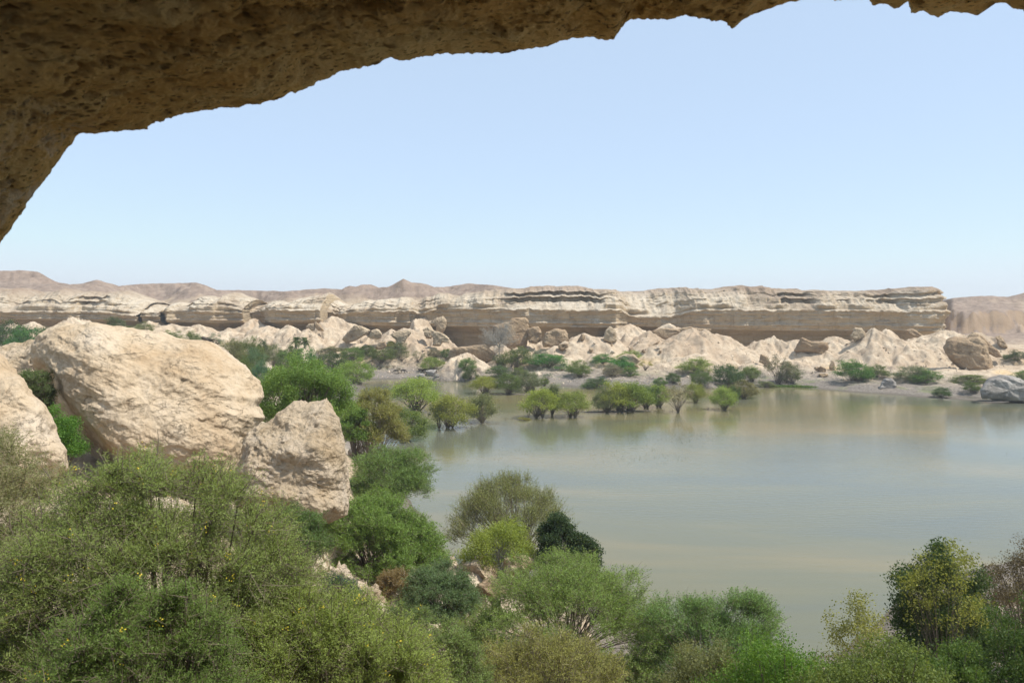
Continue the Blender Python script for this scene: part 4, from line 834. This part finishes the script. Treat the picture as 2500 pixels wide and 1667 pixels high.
palm(744, 821, 850, 24, 'small palm with orange dry fronds, right of two at the foot of the talus ridge', 2, 196)

# near bushes with feathery sprays -------------------------------------------------
def bush(name, x0, x1, top, bot, Y, col, label, style='feather', seed=0, cat='shrub', K=70, nspr=3000, L=.5, nl=16, ln=.06, wd=.018, dep=.9, stem=None, flowers=0, group=None, upb=.5, droop=.25, fillk=.5, peak=0., bark=M_bark, base_px=None, minel=-.25, rough=.25, skirt=0):
    nspr = int(nspr*1.9); ln *= 1.15; wd *= 1.4; K = int(K*1.5); rg = np.random.default_rng(seed+500); cx = (x0+x1)/2; X = (cx-1250)/FPX*Y; zt = CAMZ-(top-HOR)/FPX*Y; zb = CAMZ-(bot-HOR)/FPX*Y
    bx = X if base_px is None else (base_px-1250)/FPX*Y
    g = max(H1(bx, Y), 0.)-.05; g = min(g, zt-.8)
    hw = (x1-x0)/2/FPX*Y; r = empty(name, (bx, Y, g)); tag(r, label, cat, group)
    cz = max(zb, g+.05); cz = cz+(zt-cz)*.30; up = zt-cz; dn = max(cz-max(zb, g), .3)
    d = unit(rg.normal(size=(K*4, 3))); d = d[d[:, 2] > minel][:K]; lump = 1+rough*noise3(d*1.6+seed*3.1)+rough*.6*noise3(d*3.9+seed)
    rr = (fillk+(1-fillk)*rg.uniform(0, 1, len(d))**.5)*lump
    sc = np.array([hw*.95, hw*dep, 1.0])
    C = d*rr[:, None]*sc; C[:, 2] = np.where(C[:, 2] > 0, C[:, 2]*up*.88, C[:, 2]*dn)
    nC = len(C); C += np.array([X-bx, 0, cz-g])
    if skirt:
        th = rg.uniform(math.pi*1.0, math.pi*2.0, skirt); C = np.vstack([C, np.stack([X-bx+np.cos(th)*hw*.85*rg.uniform(.5, 1, skirt), np.sin(th)*hw*dep*rg.uniform(.45, .9, skirt), rg.uniform(.1, max(cz-g, .5), skirt)], 1)])
    C[:, 0] += peak*hw*C[:, 2]/max(zt-g, .1)
    # branches
    paths = []; ns = max(3, K//12); stems = np.stack([rg.normal(size=ns)*hw*.10, rg.normal(size=ns)*hw*.10, np.full(ns, -.1)], 1)
    rs = (stem or .006*(zt-g)+.006)
    for c in C[:nC:(3 if K > 280 else 2 if K > 150 else 1)]:
        s = stems[rg.integers(ns)]; m = s+(c-s)*.5; m[:2] = s[:2]+(c[:2]-s[:2])*.3; m[2] = s[2]+(c[2]-s[2])*.62
        main = bez(s, m+rg.normal(size=3)*hw*.05, c, 8); paths.append((main, np.linspace(rs, rs*.22, 8)))
        for _ in range(3):
            q = main[rg.integers(3, 7)] if _ else c; e = q+unit(c-s+rg.normal(size=3)*hw*.4)*hw*rg.uniform(.12, .3); paths.append((bez(q, (q+e)/2+rg.normal(size=3)*hw*.03, e, 5), np.linspace(rs*.22, rs*.06, 5)))
            if len(paths) > 4000: break
    TV, TF = tubes(paths, 4)
    ci = rg.integers(0, len(C), nspr); ci = np.where(rg.uniform(size=nspr) < (.18 if skirt else 0), rg.integers(min(nC, len(C)-1), len(C), nspr), ci); cs = .9*hw/np.sqrt(len(C))*1.45
    B = C[ci]+np.clip(rg.normal(size=(nspr, 3)), -1.7, 1.7)*np.array([cs, cs, cs*.6*min(1, up/hw+.3)])*.75
    B[:, 2] = np.maximum(B[:, 2], .02+rg.uniform(0, .2, nspr))
    ctr = np.array([X-bx, 0, (cz-g)*.6]); out = unit((B-ctr)/np.array([1, 1, .8]))
    D = unit(out*.8+rg.normal(size=(nspr, 3))*.65+np.array([0, 0, upb]))
    if style == 'leafy':
        n = nspr*nl; P = np.repeat(B, nl, 0)+np.clip(rg.normal(size=(n, 3)), -1.5, 1.5)*L*.4; DD = unit(rg.normal(size=(n, 3))+[0, 0, .3]); S = unit(np.cross(DD, rg.normal(size=(n, 3)))); sz = rg.uniform(.6, 1.3, (n, 1)); V, F = leaf_quads(P, DD, S, ln*sz, wd*sz)
        tint = np.clip(np.repeat(rg.uniform(.2, .8, nspr), nl)+rg.normal(size=n)*.15, 0, 1)
    else:
        V, F, tint, V2, F2 = sprays(B, D, L, nl, ln, wd, rg, droop); TF = np.vstack([TF, F2+len(TV)]); TV = np.vstack([TV, V2])
    f = obj('foliage', mesh_np('foliage', V, F, M_leaf, False, tint), r); f.color = rgb(col)
    obj('branches', mesh_np('branches', TV, TF, bark), r)
    if flowers:
        k = rg.integers(0, nspr, flowers); P = B[k]+D[k]*L*rg.uniform(.5, 1.1, (flowers, 1)); P = np.repeat(P, 9, 0)+rg.normal(size=(flowers*9, 3))*.035
        DD = unit(rg.normal(size=P.shape)); S = unit(np.cross(DD, rg.normal(size=P.shape))); V, F = leaf_quads(P, DD, S, .022, .02); obj('flowers', mesh_np('flowers', V, F, M_flower, False), r)
    return r
NG = 'shrubs around the near shore and slope'
bush('flowering_shrub', -60, 800, 1085, 1800, 13.5, (.155, .195, .058), 'largest foreground shrub, olive green with small yellow flowers, lower left', K=320, nspr=19000, L=.55, nl=22, ln=.044, wd=.0075, dep=.75, flowers=330, seed=1, droop=.3, upb=.25, bark=M_bark, rough=.07, fillk=.66, minel=-.7, skirt=150)
bush('shrub', -320, 170, 1060, 1500, 16, (.16, .165, .075), 'greyish twiggy shrub behind the largest shrub at the left edge', K=80, nspr=4200, L=.45, nl=14, ln=.045, wd=.010, seed=2, bark=M_twig, group=NG)
bush('flowering_shrub', 60, 640, 1385, 1950, 10.6, (.115, .17, .042), 'fresher green shrub at the bottom edge in front of the largest shrub', K=170, nspr=8500, L=.32, nl=20, ln=.03, wd=.0065, dep=.6, flowers=90, seed=40, droop=.3, upb=.3, rough=.2, fillk=.65, skirt=70, group=NG)
bush('flowering_shrub', 470, 1110, 1460, 1900, 12.5, (.175, .22, .055), 'yellowish green shrub with fine leaves at the bottom, right of the largest shrub', K=200, nspr=9500, L=.45, nl=22, ln=.04, wd=.007, fillk=.7, skirt=70, dep=.7, flowers=160, seed=3, bark=M_bark, rough=.12, group=NG)
bush('acacia_bush', 745, 1075, 1215, 1440, 42, (.115, .175, .04), 'feathery mid green acacia bush at the gap of blue water, right of the crusty boulder', K=95, nspr=5200, L=.6, nl=16, ln=.09, wd=.026, seed=4, group=NG)
bush('shrub', 838, 1040, 1085, 1240, 62, (.105, .16, .045), 'green bush with dark twigs reaching right over the water below the yellow brown shrub', K=60, nspr=3000, L=.8, nl=14, ln=.11, wd=.03, seed=5, peak=.3, group=NG)
bush('shrub', 838, 985, 945, 1105, 76, (.155, .155, .045), 'yellow brown shrub on the left shore between green bushes', K=60, nspr=2600, L=.7, nl=12, ln=.11, wd=.045, seed=6, bark=M_palebark, group=NG)
bush('shrub', 832, 905, 985, 1095, 74, (.09, .15, .03), 'light green shrub at the left side of the yellow brown shrub', K=30, nspr=1200, L=.6, nl=12, ln=.11, wd=.045, seed=26, group=NG)
bush('shrub', 622, 858, 862, 1060, 52, (.105, .165, .04), 'big bright green leafy bush behind the two large boulders', style='leafy', K=100, nspr=4200, L=.5, nl=9, ln=.10, wd=.04, seed=7, group=NG)
bush('acacia_tree', 1098, 1392, 1160, 1390, 53, (.15, .165, .06), 'wide umbrella acacia with bare brown stems standing in the near water', cat='tree', K=80, nspr=2600, L=.75, nl=14, ln=.085, wd=.02, seed=8, fillk=.75, minel=.05, upb=.9, droop=.05, base_px=1270, stem=.05, rough=.1)
bush('shrub', 1130, 1310, 1262, 1395, 47, (.155, .19, .035), 'bright yellow green bush in front of the umbrella acacia', style='leafy', K=50, nspr=1500, L=.45, nl=8, ln=.08, wd=.035, seed=9, bark=M_greytwig, group=NG)
bush('shrub', 1315, 1420, 1235, 1420, 46, (.028, .05, .02), 'very dark green leafy shrub beside the umbrella acacia', style='leafy', K=50, nspr=1700, L=.35, nl=9, ln=.09, wd=.045, seed=10, group=NG)
bush('shrub', 1402, 1468, 1285, 1440, 45.5, (.03, .052, .02), 'slim dark spire-like shrub at the right of the very dark leafy shrub', style='leafy', K=26, nspr=700, L=.3, nl=9, ln=.09, wd=.045, seed=11, group=NG)
bush('acacia_bush', 985, 1165, 1385, 1540, 36, (.085, .13, .055), 'blue green feathery bush between the two rocky patches', K=60, nspr=2800, L=.5, nl=16, ln=.07, wd=.018, seed=12, group=NG)
bush('acacia_bush', 1120, 1640, 1350, 1640, 32, (.135, .19, .05), 'wide dense olive green bush filling the lower centre', K=150, nspr=9500, L=.5, nl=16, ln=.065, wd=.016, seed=13, bark=M_bark, skirt=50, group=NG)
bush('acacia_bush', 1560, 1900, 1452, 1720, 30, (.11, .175, .055), 'feathery green bush reaching into the lake right of the wide dense bush', K=100, nspr=5200, L=.5, nl=16, ln=.065, wd=.017, seed=14, rough=.35, group=NG)
bush('shrub', 1140, 1540, 1535, 1800, 21, (.18, .18, .055), 'dry yellowish shrub at the bottom edge below the wide dense bush', K=100, nspr=5200, L=.4, nl=14, ln=.045, wd=.012, seed=15, bark=M_bark, skirt=30, group=NG)
bush('acacia_bush', 640, 790, 1240, 1400, 27, (.075, .12, .035), 'feathery shrub with arching stems under the crusty boulder', K=45, nspr=1900, L=.5, nl=16, ln=.06, wd=.016, seed=16, group=NG)
bush('shrub', 775, 870, 1400, 1480, 33, (.04, .085, .05), 'small blue green tuft on the rubble slope', K=20, nspr=500, L=.3, nl=12, ln=.05, wd=.014, seed=17, group=NG)
bush('shrub', 920, 1000, 1390, 1480, 38, (.16, .12, .05), 'dry brown yellow shrub on the rubble slope beneath the acacia bush', K=30, nspr=900, L=.35, nl=10, ln=.06, wd=.02, seed=18, bark=M_palebark, group=NG)
bush('shrub', 45, 130, 890, 1030, 38, (.085, .12, .045), 'thin green shrub between the left edge boulder and the huge boulder, upper one', K=36, nspr=1100, L=.35, nl=11, ln=.06, wd=.02, seed=19, group=NG)
bush('shrub', 85, 195, 985, 1140, 35.5, (.07, .15, .025), 'bright green leafy shrub in the shade gap left of the huge boulder, lower one', style='leafy', K=40, nspr=1600, L=.3, nl=8, ln=.06, wd=.03, seed=20, group=NG)
bush('tree', 2175, 2415, 1310, 1640, 28, (.035, .06, .018), 'dark leafy tree with pale thin trunks at the lower right', style='leafy', cat='tree', K=90, nspr=3600, L=.4, nl=8, ln=.08, wd=.035, seed=21, fillk=.4, minel=-.7, bark=M_bark, stem=.02, rough=.35)
bush('tree', 2215, 2400, 1320, 1560, 26.5, (.13, .14, .03), 'yellowish leafy branches of a thin tree before the dark leafy tree', style='leafy', cat='tree', K=40, nspr=330, L=.3, nl=7, ln=.075, wd=.032, seed=22, fillk=.6, bark=M_bark, stem=.010, rough=.4)
bush('sapling', 2015, 2185, 1425, 1690, 24, (.15, .155, .04), 'thin yellowish sapling left of the dark leafy tree', style='leafy', cat='sapling', K=34, nspr=420, L=.25, nl=7, ln=.06, wd=.028, seed=23, fillk=.4, stem=.01, bark=M_bark, rough=.5)
bush('shrub', 2385, 2640, 1300, 1640, 33, (.07, .055, .03), 'brown half-dead shrub at the right edge', style='leafy', K=70, nspr=2400, L=.4, nl=6, ln=.07, wd=.03, seed=24, bark=M_bark, group=NG)
for k, (x0, x1, t, b_, Y, c, lab) in enumerate([
    (1790, 2060, 1565, 1800, 20, (.07, .135, .018), 'vivid green low shrub at the bottom edge, left of the sapling'), (2030, 2260, 1590, 1800, 18, (.09, .12, .03), 'olive green low shrub at the bottom edge below the sapling'),
    (2220, 2430, 1580, 1800, 19, (.06, .10, .02), 'green low shrub at the bottom edge below the dark leafy tree'), (2390, 2620, 1500, 1800, 19, (.04, .07, .015), 'dark green low shrub in the bottom right corner'), (1660, 1830, 1600, 1800, 22, (.11, .12, .05), 'grey green low scrub at the bottom edge below the reaching bush')]):
    bush('shrub', x0-35, x1+35, t-8, b_, Y, c, lab, style='leafy', skirt=20, K=60, nspr=3200, L=.3, nl=8, ln=.055, wd=.022, seed=30+k, group='low shrubs along the lower right edge', rough=.6)
def dry_scrub(px, top, base, w, Y, lab, seed, mat=M_greytwig, n=46):
    rg = np.random.default_rng(seed); X = (px-1250)/FPX*Y; g = max(H1(X, Y), 0)-.05; h = max(CAMZ-(top-HOR)/FPX*Y-g, .6); r = empty('dry_scrub', (X, Y, g)); tag(r, lab, 'dry shrub', 'leafless scrub on the near slope')
    paths, tips = branching(np.zeros(3), h, w/2/FPX*Y, n, 16, .03, rg, trunk=.05, sides=3); V, F = tubes(paths, 3); obj('branches', mesh_np('branches', V, F, mat), r)
bush('shrub', 1010, 1190, 1520, 1760, 19, (.12, .165, .05), 'feathery shrub at the bottom edge filling the gap before the dry yellowish shrub', K=50, nspr=2300, L=.4, nl=16, ln=.045, wd=.012, seed=41, skirt=16, group=NG)
bush('shrub', 930, 1060, 1470, 1620, 27, (.10, .145, .045), 'small shrub on the pale rubble just below the blue green bush', K=36, nspr=1300, L=.35, nl=14, ln=.05, wd=.013, seed=42, group=NG)
dry_scrub(1690, 1560, 1660, 190, 27, 'bare grey brown scrub between the reaching bush and the bottom shrubs', 3)
dry_scrub(745, 1300, 1420, 90, 30, 'bare arching stems over the pale rubble below the crusty boulder', 4, M_bark, 24)
dry_scrub(1240, 1300, 1400, 150, 48, 'bare white twigs around the yellow green bush', 5, M_greytwig, 30)
dry_scrub(1400, 1510, 1600, 150, 25, 'tangle of bare tan twigs before the wide dense bush', 6, M_twig, 16)
# driftwood on the huge boulder
def driftwood():
    rg = np.random.default_rng(2); a = pt(495, 825, 43.0); b = pt(535, 850, 41.6); paths = [(bez(a, (a+b)/2+[0, 0, .15], b, 8), np.linspace(.10, .05, 8))]
    for _ in range(14):
        s = paths[0][0][rg.integers(0, 8)]; d = unit(b-a+rg.normal(size=3)*.5)*rg.uniform(.3, .7); d[2] = abs(d[2])*.5; paths.append((bez(s, s+d*.5+[0, 0, .06], s+d, 5), np.linspace(.035, .01, 5)))
    V, F = tubes(paths, 5); c = V.mean(0); o = obj('driftwood', mesh_np('driftwood', V-c, F, M_driftwood), loc=c); tag(o, 'dark dead branch lying on the crest of the huge boulder', 'driftwood')
driftwood()

# ------------------------------------------------------------------ donkeys
def donkey(px, base, hpx, face, graze, mat, label, seed=0):
    p = place(px, base); s = hpx/FPX*p[1]/1.15                      # back height 1.15 m at scale 1
    s = max(s, .8)
    j = {'pel': (-.55, 0, 1.0, .24), 'mid': (-.1, 0, .95, .27), 'che': (.35, 0, .98, .25), 'nk1': (.62, 0, 1.08 if not graze else .95, .15), 'nk2': (.85, 0, 1.25 if not graze else .62, .11), 'hd': (1.0, 0, 1.32 if not graze else .38, .10), 'mz': (1.22, 0, 1.15 if not graze else .12, .06),
         'e1': (.93, .07, 1.55 if not graze else .52, .025), 'e2': (.93, -.07, 1.55 if not graze else .52, .025), 't1': (-.80, 0, .95, .04), 't2': (-.88, 0, .5, .03)}
    E = [('pel', 'mid'), ('mid', 'che'), ('che', 'nk1'), ('nk1', 'nk2'), ('nk2', 'hd'), ('hd', 'mz'), ('hd', 'e1'), ('hd', 'e2'), ('pel', 't1'), ('t1', 't2')]
    for sd in (-1, 1):
        k = 'l' if sd > 0 else 'r'; o_ = .06*sd
        j.update({k+'h1': (-.6, .14*sd, .72, .13), k+'h2': (-.5+o_, .14*sd, .58, .08), k+'h3': (-.68+o_, .14*sd, .38, .05), k+'h4': (-.64+o_, .14*sd, .05, .04), k+'f1': (.38, .13*sd, .68, .10), k+'f2': (.40-o_, .13*sd, .40, .055), k+'f3': (.38-o_, .13*sd, .04, .04)})
        E += [('pel', k+'h1'), (k+'h1', k+'h2'), (k+'h2', k+'h3'), (k+'h3', k+'h4'), ('che', k+'f1'), (k+'f1', k+'f2'), (k+'f2', k+'f3')]
    names = list(j); me = bpy.data.meshes.new('donkey'); me.from_pydata([tuple(v*s*(face if i == 0 else 1) for i, v in enumerate(j[n][:3])) for n in names], [(names.index(a), names.index(b)) for a, b in E], [])
    me.materials.append(mat); o = obj('donkey', me, loc=p); m = o.modifiers.new('skin', 'SKIN')
    for n, sv in zip(names, me.skin_vertices[0].data if me.skin_vertices else []): sv.radius = (j[n][3]*s, j[n][3]*s)
    if not me.skin_vertices:
        bpy.context.view_layer.objects.active = o
    o.modifiers.new('sub', 'SUBSURF').levels = 1; o.modifiers['sub'].render_levels = 1
    tag(o, label, 'donkey', 'donkeys grazing on the mud bank'); o.rotation_euler = (0, 0, .15*seed)
    return o, names, j, s
def skin(o, names, j, s):
    me = o.data
    if not me.skin_vertices:
        with bpy.context.temp_override(object=o, active_object=o):
            try: bpy.ops.mesh.customdata_skin_add()
            except Exception as e: print('skin', e)
    if me.skin_vertices:
        for n, sv in zip(names, me.skin_vertices[0].data): sv.radius = (j[n][3]*s, j[n][3]*s); sv.use_root = (n == 'pel')
for a in [(985, 911, 7, 1, True, M_hide, 'dark donkey grazing in the open on the mud bank', 1), (967, 911, 7, -1, True, M_hide, 'dark donkey half hidden behind the thin stump', -1), (1026, 909, 6, -1, False, M_hide2, 'brown donkey behind the flat pale rock', .5), (1037, 909, 6, 1, True, M_hide, 'dark donkey between the flat pale rock and the grey craggy boulder', -.5)]:
    skin(*donkey(*a))
tree('stump_shrub', 'sparse', 973, 897, 913, 12, (.08, .07, .05), 'thin dead stump with twigs on the mud bank beside two donkeys', 'stump', None)
for k, (px, b_) in enumerate([(947, 901), (962, 899), (930, 901)]):
    tree('dead_weed', 'sparse', px, b_-7, b_, 11, (.12, .10, .07), ['dry weed tuft on the mud bank, middle of three above the donkeys', 'dry weed tuft on the mud bank, nearest the donkeys', 'dry weed tuft on the mud bank, leftmost of three'][k], 'plant', 'dry weed tufts')

# ------------------------------------------------------------------ thin desert haze
def haze():
    x0, x1, y0, y1, z0, z1 = -2700, 2700, -20, 2300, -12, 70
    V = np.array([[x, y, z] for x in (x0, x1) for y in (y0, y1) for z in (z0, z1)], float)
    F = np.array([[0, 1, 3, 2], [4, 6, 7, 5], [0, 4, 5, 1], [2, 3, 7, 6], [0, 2, 6, 4], [1, 5, 7, 3]])
    m = bpy.data.materials.new('haze_air'); m.use_nodes = True; nt = m.node_tree; nt.nodes.remove(nt.nodes['Principled BSDF'])
    v = nt.nodes.new('ShaderNodeVolumePrincipled'); v.inputs['Color'].default_value = (.93, .97, 1, 1); v.inputs['Density'].default_value = .00032; v.inputs['Anisotropy'].default_value = .2
    nt.links.new(v.outputs[0], nt.nodes['Material Output'].inputs['Volume'])
    tag(obj('haze', mesh_np('haze', V, F, m, False)), 'thin pale haze in the desert air', 'haze', kind='stuff')
haze()
